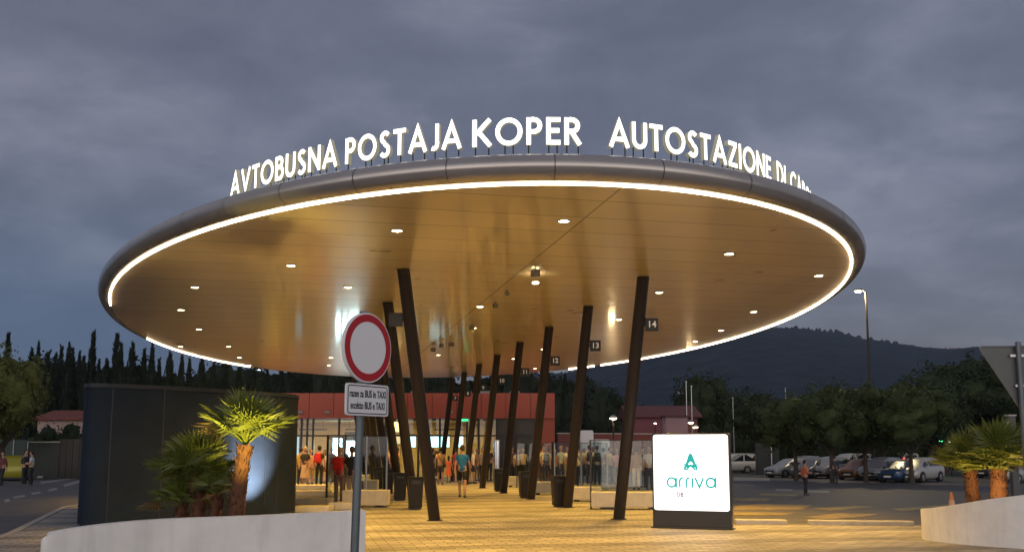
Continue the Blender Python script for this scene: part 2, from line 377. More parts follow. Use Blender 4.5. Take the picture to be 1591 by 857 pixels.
# hill far behind
M_hill = mat('hill_forest', (0.026, 0.037, 0.054), 1.0, noise=0.6, nscale=0.035, spec=0.0)
RD = [(-600, 30), (0, 46), (465, 60), (870, 110), (950, 131), (1050, 158), (1180, 180), (1240, 176), (1300, 171), (1350, 160), (1400, 153), (1440, 148), (1480, 146), (1525, 150), (1560, 135), (1620, 112), (1800, 80), (2300, 40)]
def ridge(px):
    for (a, ha), (b, hb) in zip(RD[:-1], RD[1:]):
        if a <= px <= b: return ha + (hb - ha) * smooth((px - a) / (b - a))
    return 30
rr = random.Random(4); mb = MB(); cols = list(range(-600, 2301, 3)); rows = 26
P = []
for j in range(rows):
    t = j / (rows - 1); D = 420 + 1300 * t
    for px in cols:
        h = ridge(px) / F * 1720 * smooth(t ** 0.9) * 1.0 + ((rr.random() * 8.0 if t > .86 else 0) if 0 < j else 0)
        h += 5 * sin(px * 0.012 + j * 0.5) * t * (1 - t) * 3
        P.append(((px - 795.5) / F * D, D, h - 0.6))
nc = len(cols)
mb.poly(P, [(j * nc + i, j * nc + i + 1, (j + 1) * nc + i + 1, (j + 1) * nc + i) for j in range(rows - 1) for i in range(nc - 1)])
tag(mb.build('hill', M_hill), kind='structure')

# ---------------------------------------------------------------- the canopy: one shelter, everything fixed to it a part
CX, CY, CA, CB, CT = -2.455, 33.248, 19.731, 10.243, -0.212
CZ = 5.52
CAN = thing('bus_shelter', 'huge oval bus station canopy on slanting dark columns with lit white lettering', 'bus shelter', (CX, CY, 0), -CT)
CAN_M = Matrix.Translation((CX, CY, 0)) @ Matrix.Rotation(-CT, 4, 'Z'); CAN_I = CAN_M.inverted()
def loc(p): return CAN_I @ Vector(p)
NU = 240
def rim_pt(u, ins, z):                       # local frame: long axis along y
    x, y = CB * sin(u), CA * cos(u)
    nx_, ny_ = CA * sin(u), CB * cos(u); l = sqrt(nx_ * nx_ + ny_ * ny_)
    return Vector((x - ins * nx_ / l, y - ins * ny_ / l, z))
# arc-length table along the rim
arcs = [0.0]; pr = rim_pt(0, .75, 0)
for i in range(1, 3601):
    q = rim_pt(2 * pi * i / 3600, .75, 0); arcs.append(arcs[-1] + (q - pr).length); pr = q
def u_at(s):
    lo, hi = 0, 3600
    while hi - lo > 1:
        m = (lo + hi) // 2
        if arcs[m] < s: lo = m
        else: hi = m
    return 2 * pi * (lo + (s - arcs[lo]) / (arcs[hi] - arcs[lo])) / 3600

def ceiling_mat():
    m = bpy.data.materials.new('ceiling_panels'); m.use_nodes = True; t = m.node_tree; b = t.nodes['Principled BSDF']
    tcn = t.nodes.new('ShaderNodeTexCoord'); sp = t.nodes.new('ShaderNodeSeparateXYZ'); t.links.new(tcn.outputs['Object'], sp.inputs[0])
    def mt(op, a, bb=None, c=None):
        n = t.nodes.new('ShaderNodeMath'); n.operation = op
        for i, v in enumerate((a, bb, c)):
            if v is None: continue
            if isinstance(v, (int, float)): n.inputs[i].default_value = v
            else: t.links.new(v, n.inputs[i])
        return n.outputs[0]
    gy = mt('LESS_THAN', mt('PINGPONG', sp.outputs['Y'], 0.55), 0.017)
    gx = mt('LESS_THAN', mt('PINGPONG', mt('ADD', sp.outputs['X'], 0.0), 2.55), 0.018)
    gx2 = mt('MULTIPLY', gx, mt('LESS_THAN', mt('PINGPONG', sp.outputs['X'], 5.1), 1.0))
    seam = mt('MAXIMUM', gy, gx2)
    # each panel a hair different
    fx = mt('FLOOR', mt('DIVIDE', sp.outputs['X'], 5.1)); fy = mt('FLOOR', mt('DIVIDE', sp.outputs['Y'], 1.1))
    cb = t.nodes.new('ShaderNodeCombineXYZ'); t.links.new(fx, cb.inputs[0]); t.links.new(fy, cb.inputs[1])
    wn_ = t.nodes.new('ShaderNodeTexWhiteNoise'); t.links.new(cb.outputs[0], wn_.inputs[0])
    v = mt('MULTIPLY', mt('ADD', mt('MULTIPLY', wn_.outputs['Value'], 0.10), 0.95), mt('SUBTRACT', 1.0, mt('MULTIPLY', seam, 0.7)))
    sc_ = t.nodes.new('ShaderNodeVectorMath'); sc_.operation = 'SCALE'; sc_.inputs[0].default_value = (0.69, 0.57, 0.41); t.links.new(v, sc_.inputs['Scale'])
    t.links.new(sc_.outputs[0], b.inputs['Base Color'])
    b.inputs['Metallic'].default_value = 0.22
    b.inputs['Coat Weight'].default_value = 0.45; b.inputs['Coat Roughness'].default_value = 0.09; b.inputs['Coat IOR'].default_value = 1.6
    no = t.nodes.new('ShaderNodeTexNoise'); no.inputs['Scale'].default_value = 0.8; no.inputs['Detail'].default_value = 3; t.links.new(tcn.outputs['Object'], no.inputs['Vector'])
    t.links.new(mt('ADD', mt('MULTIPLY', no.outputs['Fac'], 0.12), 0.24), b.inputs['Roughness'])
    # panels tilt by a fraction of a degree: reflections break at each joint
    bp = t.nodes.new('ShaderNodeBump'); bp.inputs['Strength'].default_value = 0.25; bp.inputs['Distance'].default_value = 0.01
    n2_ = t.nodes.new('ShaderNodeTexNoise'); n2_.inputs['Scale'].default_value = 3.0; n2_.inputs['Detail'].default_value = 2; t.links.new(tcn.outputs['Object'], n2_.inputs['Vector'])
    t.links.new(n2_.outputs['Fac'], bp.inputs['Height']); t.links.new(bp.outputs[0], b.inputs['Normal'])
    return m
M_ceil = ceiling_mat()
mb = MB()
P = [(0, 0, CZ)]; R_ = 12
for r in range(1, R_ + 1):
    for k in range(NU):
        p = rim_pt(2 * pi * k / NU, 0.06, CZ); P.append((p.x * r / R_, p.y * r / R_, CZ))
fs = [(0, 1 + (k + 1) % NU, 1 + k) for k in range(NU)]
for r in range(R_ - 1):
    for k in range(NU): a = 1 + r * NU; k2 = (k + 1) % NU; fs.append((a + k, a + k2, a + NU + k2, a + NU + k))
mb.poly(P, fs); ceil_o = mb.build('ceiling', M_ceil, CAN)

# bull-nosed rim with panel joints (grooves modelled as dark rings)
M_rim = mat('rim_metal', (0.42, 0.39, 0.37), 0.24, metal=0.6, noise=0.06, nscale=1.2)
prof = []
for i in range(13):
    a = -pi / 2 + pi * i / 12
    prof.append((-0.245 * cos(a), CZ + 0.205 + 0.205 * sin(a)))
prof = [(0.06, CZ + 0.012), (0.0, CZ)] + prof[1:] + [(0.40, CZ + .455), (0.60, CZ + .46), (0.605, CZ + .56), (0.82, CZ + .56), (0.825, CZ + .45), (3.0, CZ + .55)]
mb = MB(); m_ = len(prof); P = []
for k in range(NU):
    for ins, z in prof: P.append(rim_pt(2 * pi * k / NU, ins, z))
fs = [(k * m_ + i, k * m_ + i + 1, ((k + 1) % NU) * m_ + i + 1, ((k + 1) % NU) * m_ + i) for k in range(NU) for i in range(m_ - 1)]
mb.poly(P, fs); mb.build('rim', M_rim, CAN, smooth=True, sharp=50)
mb = MB(); mb.poly([rim_pt(2 * pi * k / NU, 3.0, CZ + .549) for k in range(NU)], [tuple(range(NU))]); mb.build('roof', M_rim, CAN)
mb = MB(); s_ = 0.6
tot = arcs[-1]
while s_ < tot:
    for kk in range(14):
        a0 = -pi / 2 + pi * (kk + .2) / 14; a1 = -pi / 2 + pi * (kk + 1.2) / 14
        u0, u1 = u_at(min(s_, tot - .01)), u_at(min(s_ + 0.011, tot - .005))
        q = []
        for a in (a0, a1):
            ins = -0.247 * cos(a); z = CZ + .205 + .207 * sin(a)
            q.append((rim_pt(u0, ins, z), rim_pt(u1, ins, z)))
        mb.poly([q[0][0], q[0][1], q[1][1], q[1][0]], [(0, 1, 2, 3)])
    s_ += 1.36
mb.build('panel_joint', M_black, CAN)

M_led = mat('led_warm', (1, 1, 1), 0.5, emis=(1.0, 0.77, 0.50), es=14)
def led(u0, u1):
    mb = MB(); n = max(6, int((u1 - u0) / 0.026)); P = []; K = 7
    for i in range(n + 1):
        u = u0 + (u1 - u0) * i / n
        for k in range(K):
            a = pi * k / (K - 1); P.append(rim_pt(u, 0.054 - 0.022 * cos(a), CZ - 0.001 - 0.036 * sin(a)))
    mb.poly(P, [(i * K + k, (i + 1) * K + k, (i + 1) * K + k + 1, i * K + k + 1) for i in range(n) for k in range(K - 1)])
    return mb.build('led_strip', M_led, CAN, smooth=True, sharp=80)
led(1.051, 4.437); led(4.861, 5.505)
led(0.90, 1.02)

# lettering along the rim
M_face = mat('lit_letter_face', (0.9, 0.9, 0.9), 0.4, emis=(1.0, 0.96, 0.84), es=2.4)
M_side = mat('letter_side', (0.30, 0.29, 0.27), 0.5, emis=(.9, .82, .5), es=.22)
LH = 0.44; LZ = CZ + .80
SIDEKICK = {'A': (0.15, 0.71), 'T': (.31,), 'V': (.42,), 'O': (.35, .65), 'I': (.08,), 'P': (.08,), 'J': (.2,), 'S': (.2, .4), 'C': (.4, .6)}
def word(txt, s0, s1, gap=0.14):
    wsum = sum(GL[c][0] for c in txt) + gap * (len(txt) - 1); k = (s0 - s1) / wsum; s = s0
    for c in txt:
        adv, st = GL[c]; W_ = adv * k; sc_ = s - W_ / 2; u = u_at(sc_)
        o_ = rim_pt(u, .72, LZ); n_ = (rim_pt(u, 0, LZ) - rim_pt(u, 1, LZ)).normalized(); t_ = Vector((0, 0, 1)).cross(n_).normalized()
        mb = MB()
        closed = st[0] == 'c'
        for i, pl in enumerate(st[1:] if closed else st):
            mp = lambda x, d, z, i=i: o_ + t_ * ((x - adv / 2) * k) + n_ * (-d - 0.0012 * i) + Vector((0, 0, z * LH))
            # scale widths so strokes keep one thickness whatever the letter's width
            ribbon(mb, [(a, b) for a, b in pl], SW, 0.0, 0.085, mp, closed)
        mb.m = 2
        for fx in SIDEKICK.get(c, (.1, adv - .12)):
            q = o_ + t_ * ((fx - adv / 2) * k) - n_ * 0.05
            mb.tube([(q.x, q.y, CZ + .56), (q.x, q.y, LZ + .03)], 0.011, 5)
        mb.build('letter', [M_face, M_side, M_black], CAN)
        s -= W_ + gap * k
word('AVTOBUSNA', 53.70, 50.61); word('POSTAJA', 50.43, 48.27); word('KOPER', 48.09, 46.37)
word('AUTOSTAZIONE', 45.93, 42.22, 0.12); word('DI', 41.98, 41.56); word('CAPODISTRIA', 41.30, 37.6)

# slanting columns
def column(foot, top, r, num, side):
    f = loc((foot[0], foot[1], 0)); t = loc((top[0], top[1], CZ + .01)); f.z = 0.002
    mb = MB(); mb.tube([f, f + (t - f) * .5, t], [r * .92, r, r * .96], 20, cap=False)
    c = mb.build('column', M_dark, CAN, smooth=True)
    mb = MB(); mb.lathe([(r * 1.25, 0.004), (r * 1.25, 0.02), (r * .9, 0.022)], (f.x, f.y, 0), 20); mb.build('base_collar', M_black, c)
    k = (4.45) / CZ; p = f + (t - f) * k
    # bracketed number box at the outer side
    wd = CAN_M.to_3x3().inverted() @ Vector((1, 0, 0))
    q = p + wd * side * (r + .16)
    bx = MB(); ang = CT
    bx.box((q.x, q.y, q.z), (0.30, 0.07, 0.30), ang); bx.tube([p, q], 0.03, 6)
    b = bx.build('number_sign', M_black, c, bevel=0.01)
    if side > 0 and num:
        fr = q + (CAN_M.to_3x3().inverted() @ Vector((0, -1, 0))) * 0.037
        text_mesh(str(num), 0.21, 0.002, 'number', mat('number_white', (0.75, 0.75, 0.72), 0.6, emis=(1, .95, .85), es=0.12), c, fr, (pi / 2, 0, ang))
    return c
for k in range(8):
    column((2.5 - .94 * k, 23.0 + 4.65 * k), (3.0 - .9 * k, 21.75 + 4.5 * k), 0.145, 14 - k, 1)
for k in range(8):
    column((-1.78 - .95 * k, 22.6 + 4.8 * k), (-2.38 - .94 * k, 20.8 + 4.7 * k), 0.145, None, -1)

# downlights
M_dl = mat('downlight_glow', (1, 1, 1), 0.5, emis=(1.0, 0.80, 0.45), es=40)
DLP = [(617, 358), (876, 343), (1133, 394), (1272, 428), (1024, 454), (1171, 484), (1120, 513), (961, 496), (452, 412), (303, 446), (281, 481), (309, 511), (541, 446), (746, 476), (281, 538), (355, 538), (372, 555), (388, 567), (403, 574), (514, 555), (511, 567), (681, 551), (736, 509), (844, 542), (798, 557), (831, 572), (1080, 530), (640, 571)]
for px, py in DLP:
    p = loc(at(px, py, CZ))
    mb = MB(); mb.lathe([(0.125, 0), (0.125, -0.012), (0.095, -0.014), (0.09, 0.0)], (p.x, p.y, CZ - .001), 20)
    d = mb.build('downlight', M_steel, CAN)
    mb = MB(); mb.lathe([(0.0001, 0), (0.088, 0)], (p.x, p.y, CZ - .006), 20); mb.build('diffuser', M_dl, d)
    lamp('downlight_lamp', 'SPOT', (p.x, p.y, CZ - .03), 1550, (1.0, 0.55, 0.085), d, 0.07, (p.x, p.y, 0), 108, 0.85)
# small fittings under the ceiling
for px, py, s in ((832, 421, .16), (770, 473, .12), (788, 456, .08), (733, 507, .14), (673, 541, .16), (686, 535, .14), (701, 533, .16)):
    p = loc(at(px, py, CZ - .08)); mb = MB(); mb.box((p.x, p.y, CZ - .05 - s / 2), (s, s, s), .2); mb.tube([(p.x, p.y, CZ), (p.x, p.y, CZ - .08)], .015, 6)
    o = mb.build('ceiling_speaker', mat('grey_plastic', (0.22, .21, .2), .5), CAN, bevel=.01)
p = loc(at(832, 431, CZ - .1)); mb = MB(); mb.lathe([(0.0001, 0), (0.07, 0), (0.07, .03)], (p.x, p.y, CZ - .235), 16); mb.build('spotlight', M_dl, CAN)

# ---------------------------------------------------------------- dark drum-shaped kiosk on the left
def round_poly(pts, r, n=8):
    out = []
    m = len(pts)
    for i in range(m):
        p = Vector(pts[i]); a = (Vector(pts[i - 1]) - p).normalized(); b = (Vector(pts[(i + 1) % m]) - p).normalized()
        ri = r[i] if isinstance(r, list) else r
        p0 = p + a * ri; p1 = p + b * ri
        for k in range(n + 1):
            t = k / n; out.append(tuple(p0 * (1 - t) ** 2 + p * 2 * t * (1 - t) + p1 * t * t))
    return out
M_drum = mat('kiosk_cladding', (0.012, 0.019, 0.030), 0.6, noise=0.35, nscale=1.0, spec=0.12)
DR = thing('rounded_kiosk', 'dark blue-grey metal-clad kiosk with rounded corners behind the left palms', 'kiosk')
dpts = round_poly([(-9.05, 20.35), (-7.2, 21.9), (-5.35, 24.9), (-8.0, 31.5), (-12.0, 28.2)], [.7, 1.2, 1.1, 1.0, 1.0])
mb = MB(); mb.prism(dpts, 0.06, 2.93); mb.build('cladding', M_drum, DR, smooth=True, sharp=35)
mb = MB(); mb.prism([(p[0] * 1.0 + (p[0] + 8.6) * 0.008, p[1] + (p[1] - 25.5) * 0.008) for p in dpts], 2.93, 3.02); mb.build('roof_edge', mat('roof_edge', (.014, .019, .028), .5, spec=.3), DR)
mb = MB(); mb.prism([(p[0] - (p[0] + 8.6) * 0.02, p[1] - (p[1] - 25.5) * 0.02) for p in dpts], -0.1, 0.06); mb.build('plinth', M_black, DR)
ctr = Vector((-8.6, 25.5))
def seam_at(px, name='cladding_joint', draw=True):
    best = None
    for i in range(len(dpts)):
        a = Vector(dpts[i]); b = Vector(dpts[(i + 1) % len(dpts)])
        for k in range(20):
            p = a.lerp(b, k / 20)
            if abs(795.5 + p.x / p.y * F - px) < 6 and (best is None or p.y < best[0].y): best = (p, (b - a).normalized())
    p, d = best; n = Vector((d.y, -d.x))
    if not draw: return p, n
    mb = MB(); mb.box((p.x + n.x * .001, p.y + n.y * .001, 1.5), (0.022, 0.012, 2.86), atan2(d.y, d.x)); mb.build(name, M_black, DR)
    return p, n
for px in (182, 262, 356, 420, 440): seam_at(px)

# ---------------------------------------------------------------- planters
M_soil = mat('soil', (0.05, 0.035, 0.025), 0.95, noise=0.4, nscale=5, bump=0.6, bscale=20)
def planter(front, back, wall, label, soil_drop=0.07):
    """front/back: lists of (x, y, z_top) going round counter-clockwise"""
    t = thing('planter', label, 'planter')
    P = [Vector(p) for p in front + back]; n = len(P)
    # smooth the outline (Chaikin)
    for _ in range(3):
        Q = []
        for i in range(len(P)):
            a, b = P[i], P[(i + 1) % len(P)]
            Q += [a.lerp(b, .25), a.lerp(b, .75)]
        P = Q
    n = len(P); c = sum(P, Vector()) / n
    inn = []
    for i in range(n):
        d = (P[(i + 1) % n] - P[i - 1]); m = Vector((-d.y, d.x, 0)).normalized()
        inn.append(P[i] + m * wall)
    mb = MB(); Z = [p.z for p in P]
    V = [(p.x - (c.x - p.x) * .0, p.y, -0.6) for p in P] + [tuple(p) for p in P] + [tuple(p) for p in inn] + [(p.x, p.y, p.z - .5) for p in inn]
    fs = []
    for i in range(n):
        j = (i + 1) % n
        for r in range(3): fs.append((r * n + i, r * n + j, (r + 1) * n + j, (r + 1) * n + i))
    mb.poly(V, fs); mb.build('planter_wall', M_plaster, t, smooth=True, bevel=0.0, sharp=50)
    mb = MB(); mb.poly([(p.x, p.y, min(p.z - soil_drop, .42)) for p in inn] + [(c.x, c.y, .44)], [(i, (i + 1) % n, n) for i in range(n)]); mb.build('soil', M_soil, t, smooth=True)
    return t
def fp(px, D, z): return ((px - 795.5) / F * D, D, z)
planter([fp(72, 10.45, .69), fp(140, 10.85, .765), fp(250, 11.3, .815), fp(400, 11.9, .81), fp(520, 12.4, .83), fp(572, 12.6, .84), fp(572, 12.6, .84)], [fp(566, 13.2, .70), fp(540, 14.0, .3), fp(470, 15.6, .25), fp(330, 16.8, .2), fp(200, 14.6, .2), fp(130, 12.3, .3), fp(88, 10.9, .52)], .16, 'long low white curved planter wall in front of the dark kiosk')
planter([fp(1418, 18.0, .55), fp(1424, 17.75, .55), fp(1470, 17.0, .66), fp(1530, 16.45, .80), fp(1600, 16.0, .90), fp(1700, 15.9, .93)], [fp(1800, 17, .9), fp(1790, 20, .3), fp(1650, 21.3, .2), fp(1500, 20.3, .1), fp(1430, 19.2, .3)], .16, 'white curved planter with sloping rim at the right holding lit palms')

# ---------------------------------------------------------------- fan palms
M_frond = mat('palm_frond', (0.12, 0.15, 0.025), 0.45, noise=0.35, nscale=3)
M_trunk = mat('palm_fibre', (0.11, 0.045, 0.022), 0.9, noise=0.4, nscale=12, bump=0.6, bscale=40)
M_fdry = mat('dry_frond', (0.22, 0.15, 0.06), 0.8, noise=0.3, nscale=5)
def palm(base, trunks, label, seed, span=78):
    t = thing('fan_palm', label, 'palm', base); rg = random.Random(seed)
    for (dx, dy, th_, tr, cr, nl, lean) in trunks:
        top = Vector((dx + lean, dy, th_))
        if th_ > 0.15:
            mb = MB(); K = 9
            mb.tube([Vector((dx + lean * (i / K) ** 2, dy, -0.1 + (th_ + .1) * i / K)) for i in range(K + 1)], [tr * (1.1 - .25 * i / K + .08 * (i % 2)) for i in range(K + 1)], 14)
            # old leaf bases wrapping the stem
            for i in range(int(150 * th_)):
                z = rg.random() * th_; a = rg.random() * 2 * pi; r = tr * .9; cx_ = dx + lean * (z / th_) ** 2
                p = Vector((cx_ + r * cos(a), dy + r * sin(a), z)); q = p + Vector((cos(a) * .06, sin(a) * .06, .07 + rg.random() * .05)); s_ = Vector((-sin(a), cos(a), 0)) * (.018 + .012 * rg.random())
                mb.poly([p - s_, p + s_, q], [(0, 1, 2)])
            mb.build('trunk', M_trunk, t, smooth=False)
        mb = MB()
        for i in range(nl):
            f = (i + .5) / nl
            el = radians(88 - span * f + rg.uniform(-9, 9)); az = i * 2.39996 + rg.uniform(-.25, .25)
            d = Vector((cos(el) * cos(az), cos(el) * sin(az), sin(el))); pl = cr * rg.uniform(.42, .58); bl = cr * rg.uniform(.52, .68)
            side = Vector((-sin(az), cos(az), 0)); nrm = side.cross(d).normalized() * -1
            if nrm.z < 0: nrm = -nrm
            mb.m = 0
            j = top + d * pl * .55 + Vector((0, 0, .03)); k_ = top + d * pl - Vector((0, 0, .02 * f))
            mb.tube([top + d * .02, j, k_], [.012, .008, .006], 4, cap=False)
            mb.m = 1 if f > .975 else 0
            ns = 22; roll = rg.uniform(-.35, .35); cup = rg.uniform(.1, .35)
            for s in range(ns):
                a = (s / (ns - 1) - .5) * radians(215); fa = cos(a) * .5 + .5
                dd = (d * cos(a) + side * sin(a) * cos(roll) + nrm * (sin(a) * sin(roll) + cup * (1 - cos(a)) * .5)).normalized()
                ln = bl * (.72 + .28 * fa) * rg.uniform(.9, 1.06); wv = dd.cross(nrm).normalized() * (.013 * cr / .7)
                droop = Vector((0, 0, -1)) * ln * rg.uniform(.05, .24)
                a0 = k_; a1 = k_ + dd * ln * .5 + nrm * .006; a2 = k_ + dd * ln + droop
                lift = nrm * .008
                mb.poly([a0, a1 - wv + lift, a1 + lift * -1, a1 + wv + lift, a2], [(0, 1, 2), (0, 2, 3), (1, 4, 2), (2, 4, 3)])
        mb.build('crown', [M_frond, M_fdry], t)
    return t
b = atD(374, 14.4); b.z = .40
palm(b, [(0, 0, 1.28, .115, .80, 44, .10)], 'taller left fan palm with shaggy orange-lit trunk and yellow-lit fronds', 3, 62)
b2 = atD(312, 14.9); b2.z = .40
palm(b2, [(0.05, 0, .78, .11, .78, 46, -.08), (.34, -.1, .55, .09, .50, 24, 0), (-.25, .1, .35, .09, .55, 26, 0)], 'low dark bushy fan palm beside the taller left palm', 8)
b3 = atD(1541, 18.2); b3.z = .35
palm(b3, [(0, 0, .92, .155, .95, 56, .03)], 'broad right fan palm with thick shaggy orange-lit trunk', 5)
b4 = atD(1502, 18.6); b4.z = .35
palm(b4, [(0, 0, .86, .12, .78, 40, -.04)], 'slimmer right fan palm leaning over the traffic cone', 6)
# ground spots in the planters
def uplight(p, target, power, color, label, angle=80):
    t = thing('ground_spotlight', label, 'spotlight', p)
    mb = MB(); mb.lathe([(0.0001, 0), (.05, 0), (.055, .07), (.048, .075), (.04, .06), (0.0001, .06)], (0, 0, -.01), 14); mb.build('housing', M_black, t, smooth=True)
    mb = MB(); mb.lathe([(0.0001, .064), (.04, .064)], n=14); mb.build('lens', mat('uplight_lens_' + label[:6].strip(), (1, 1, 1), .5, emis=color, es=6), t)
    l = lamp('spotlight_lamp', 'SPOT', (0, 0, .09), power, color, t, .03, None, angle, 1.0)
    d = Vector(target) - Vector(p) - Vector((0, 0, .09)); l.rotation_euler = d.to_track_quat('-Z', 'Y').to_euler()
    return t
uplight(atD(402, 12.9) + Vector((0, 0, .43)), atD(384, 14.4) + Vector((0, 0, 2.35)), 1000, (1.0, .74, .16), 'yellow ground spotlight in front of the taller left palm', 58)
uplight(atD(1527, 17.5) + Vector((0, 0, .42)), atD(1532, 18.3) + Vector((0, 0, 1.6)), 120, (1.0, .62, .18), 'orange ground spotlight in front of the right palms', 110)
wp, wnn = seam_at(386, draw=False)
uplight(Vector((wp.x + wnn.x * 1.25, wp.y + wnn.y * 1.25, .01)), Vector((wp.x + .12, wp.y + .15, 1.15)), 3000, (1.0, .95, .93), 'white ground spotlight washing the kiosk wall', 58)

# ---------------------------------------------------------------- luminous advertising totem
LB = thing('advertising_totem', 'black-framed luminous white advertising totem with turquoise logo on the paving', 'advertising sign')
pa = Vector((2.98, 20.62, 0)); pb = Vector((4.50, 20.05, 0)); LB.location = (pa + pb) / 2
angL = atan2(pb.y - pa.y, pb.x - pa.x); LB.rotation_euler = (0, 0, angL); wL = (pb - pa).length
mb = MB(); rp = round_poly([(-wL / 2, 0.02), (wL / 2, 0.02), (wL / 2, 1.96), (-wL / 2, 1.96)], [.01, .01, .07, .07], 6)
n = len(rp); mb.poly([(x, -.10, z) for x, z in rp] + [(x, .10, z) for x, z in rp], [tuple(range(n)), tuple(range(2 * n - 1, n - 1, -1))] + [(i, n + i, n + (i + 1) % n, (i + 1) % n) for i in range(n)])
mb.build('housing', mat('totem_black', (.02, .02, .024), .35), LB, bevel=.006)
mb = MB(); mb.box((0, 0, .012), (wL + .06, .34, .024)); mb.build('foot_plate', M_black, LB, bevel=.004)
fpnl = round_poly([(-wL / 2 + .035, .37), (wL / 2 - .035, .37), (wL / 2 - .035, 1.925), (-wL / 2 + .035, 1.925)], .06, 6)
n = len(fpnl)
M_panel = mat('totem_face', (.9, .9, .9), .3, emis=(.86, .92, 1.0), es=1.5)
mb = MB(); mb.poly([(x, -.108, z) for x, z in fpnl] + [(x, -.10, z) for x, z in fpnl], [tuple(range(n))] + [(i, (i + 1) % n, n + (i + 1) % n, n + i) for i in range(n)])
mb.build('light_panel', M_panel, LB)
mb = MB(); mb.poly([(x, .108, z) for x, z in fpnl] + [(x, .10, z) for x, z in fpnl], [tuple(range(n))] + [(i, (i + 1) % n, n + (i + 1) % n, n + i) for i in range(n)])
mb.build('light_panel', M_panel, LB)
M_teal = mat('logo_turquoise', (0.0, .30, .33), .5, emis=(0.0, .40, .44), es=0.6)
def glyphs(strokes, x0, z0, sc_, w, name, m, dep=-.112):
    mb = MB()
    for i, (pl, closed) in enumerate(strokes):
        ribbon(mb, pl, w, dep - .0008 * i, dep + .0036, lambda x, d, z: Vector((x0 + x * sc_, d, z0 + z * sc_)), closed)
    return mb.build(name, [m, m], LB)
def lower_a(x): return [(arc(x + .5, .5, .42, .44, 0, 360, 24)[:-1], True), ([(x + .95, .98), (x + .95, .0)], False)]
def lower_r(x): return [([(x + .08, 0), (x + .08, .62)] + arc(x + .42, .62, .34, .34, 180, 92, 6), False)]
st = lower_a(0) + lower_r(1.22) + lower_r(1.86) + [([(2.55, 0), (2.55, .95)], False), ([(2.55, 1.22), (2.55, 1.34)], False)] + [([(2.82, .96), (3.22, .04), (3.62, .96)], False)] + lower_a(3.82)
glyphs(st, -.507, 0.835, .212, .17, 'lettering', M_teal)
logo = [([(.12, 0), (.44, .92)], False), ([(.88, 0), (.56, .92)], False), ([(.08, .18), (.92, .34)], False), ([(.92, .18), (.08, .34)], False), ([(.22, .02), (.5, .3), (.78, .02)], False),
        ([(.3, .36), (.5, .72), (.7, .36)], False), ([(.36, .52), (.62, .62)], False), ([(.64, .52), (.38, .62)], False), ([(.47, .6), (.47, 1.0)], False), ([(.54, .6), (.54, .96)], False)]
glyphs(logo, -.17, 1.19, .35, .10, 'logo', M_teal)
glyphs([([(0, 0), (0, 1), (.35, .95), (.55, .5), (.35, .05), (0, 0)], False), ([(.85, 0), (.85, 1), (1.2, .9), (1.2, .6), (.9, .52), (1.25, .42), (1.3, .1), (.85, 0)], False)], -.28, .65, .085, .24, 'small_lettering', mat('faded_print', (.2, .17, .2), .5, emis=(.3, .28, .34), es=.4))

# ---------------------------------------------------------------- road signs
M_red = mat('sign_red', (.45, .012, .018), .4); M_swhite = mat('sign_white', (.80, .80, .82), .45); M_sback = mat('sign_back', (.11, .11, .115), .5, metal=.4, noise=.1, nscale=5)
NE = thing('no_entry_sign', 'round white red-rimmed road sign with a bilingual plate on a grey pole', 'road sign')
D0 = 8.3; cxs = (571.5 - 795.5) / F * D0
SG = Vector((cxs, D0, EYE + 1.62)); c0 = atD(571.5, D0, 540)
rzS = radians(56)
grp_M = Matrix.Translation(c0) @ Matrix.Rotation(rzS, 4, 'Z')
NE.location = (c0.x, c0.y, 0); NE.rotation_euler = (0, 0, rzS)
zc = c0.z
def disc(mb, r0, r1, y, z, n=48):
    P = [(r1 * cos(2 * pi * k / n), y, z + r1 * sin(2 * pi * k / n)) for k in range(n)]
    if r0 > 0:
        P += [(r0 * cos(2 * pi * k / n), y, z + r0 * sin(2 * pi * k / n)) for k in range(n)]
        mb.poly(P, [(k, (k + 1) % n, n + (k + 1) % n, n + k) for k in range(n)])
    else: mb.poly(P, [tuple(range(n))])
mb = MB(); P = []; n = 48
for r, y in ((.001, -.004), (.299, -.004), (.303, .0), (.303, .022), (.29, .024), (.001, .012)):
    P += [(r * cos(2 * pi * k / n), y, zc + r * sin(2 * pi * k / n)) for k in range(n)]
mb.poly(P, [(i * n + k, i * n + (k + 1) % n, (i + 1) * n + (k + 1) % n, (i + 1) * n + k) for i in range(5) for k in range(n)])
mb.build('back_plate', M_swhite, NE, smooth=True)
mb = MB(); disc(mb, .226, .29, -.0065, zc); mb.build('red_rim', M_red, NE)
mb = MB(); disc(mb, 0, .224, -.006, zc); mb.build('sign_face', M_swhite, NE)
pz = atD(570, D0, 621).z
mb = MB(); rp = round_poly([(-.265, -.135), (.265, -.135), (.265, .135), (-.265, .135)], .03, 5); n = len(rp)
mb.poly([(x, -.012, pz + z) for x, z in rp] + [(x, .006, pz + z) for x, z in rp], [tuple(range(n)), tuple(range(2 * n - 1, n - 1, -1))] + [(i, n + i, n + (i + 1) % n, (i + 1) % n) for i in range(n)])
pl = mb.build('text_plate', M_swhite, NE)
mb = MB(); rb = round_poly([(-.245, -.117), (.245, -.117), (.245, .117), (-.245, .117)], .022, 5)
ribbon(mb, rb, .008, -.0145, -.0125, lambda x, d, z: Vector((x, d, pz + z)), True); mb.build('plate_border', [M_black, M_black], pl)
for tx, dz in (('razen za BUS in TAXI', .048), ('eccétto BUS e TAXI', -.052)):
    text_mesh(tx, .086, .0008, 'lettering', M_black, pl, (0, -.0145, pz + dz), (pi / 2, 0, 0), .60)
mb = MB()
tl = Vector((0, .055, zc + .2)); inv = grp_M.inverted()
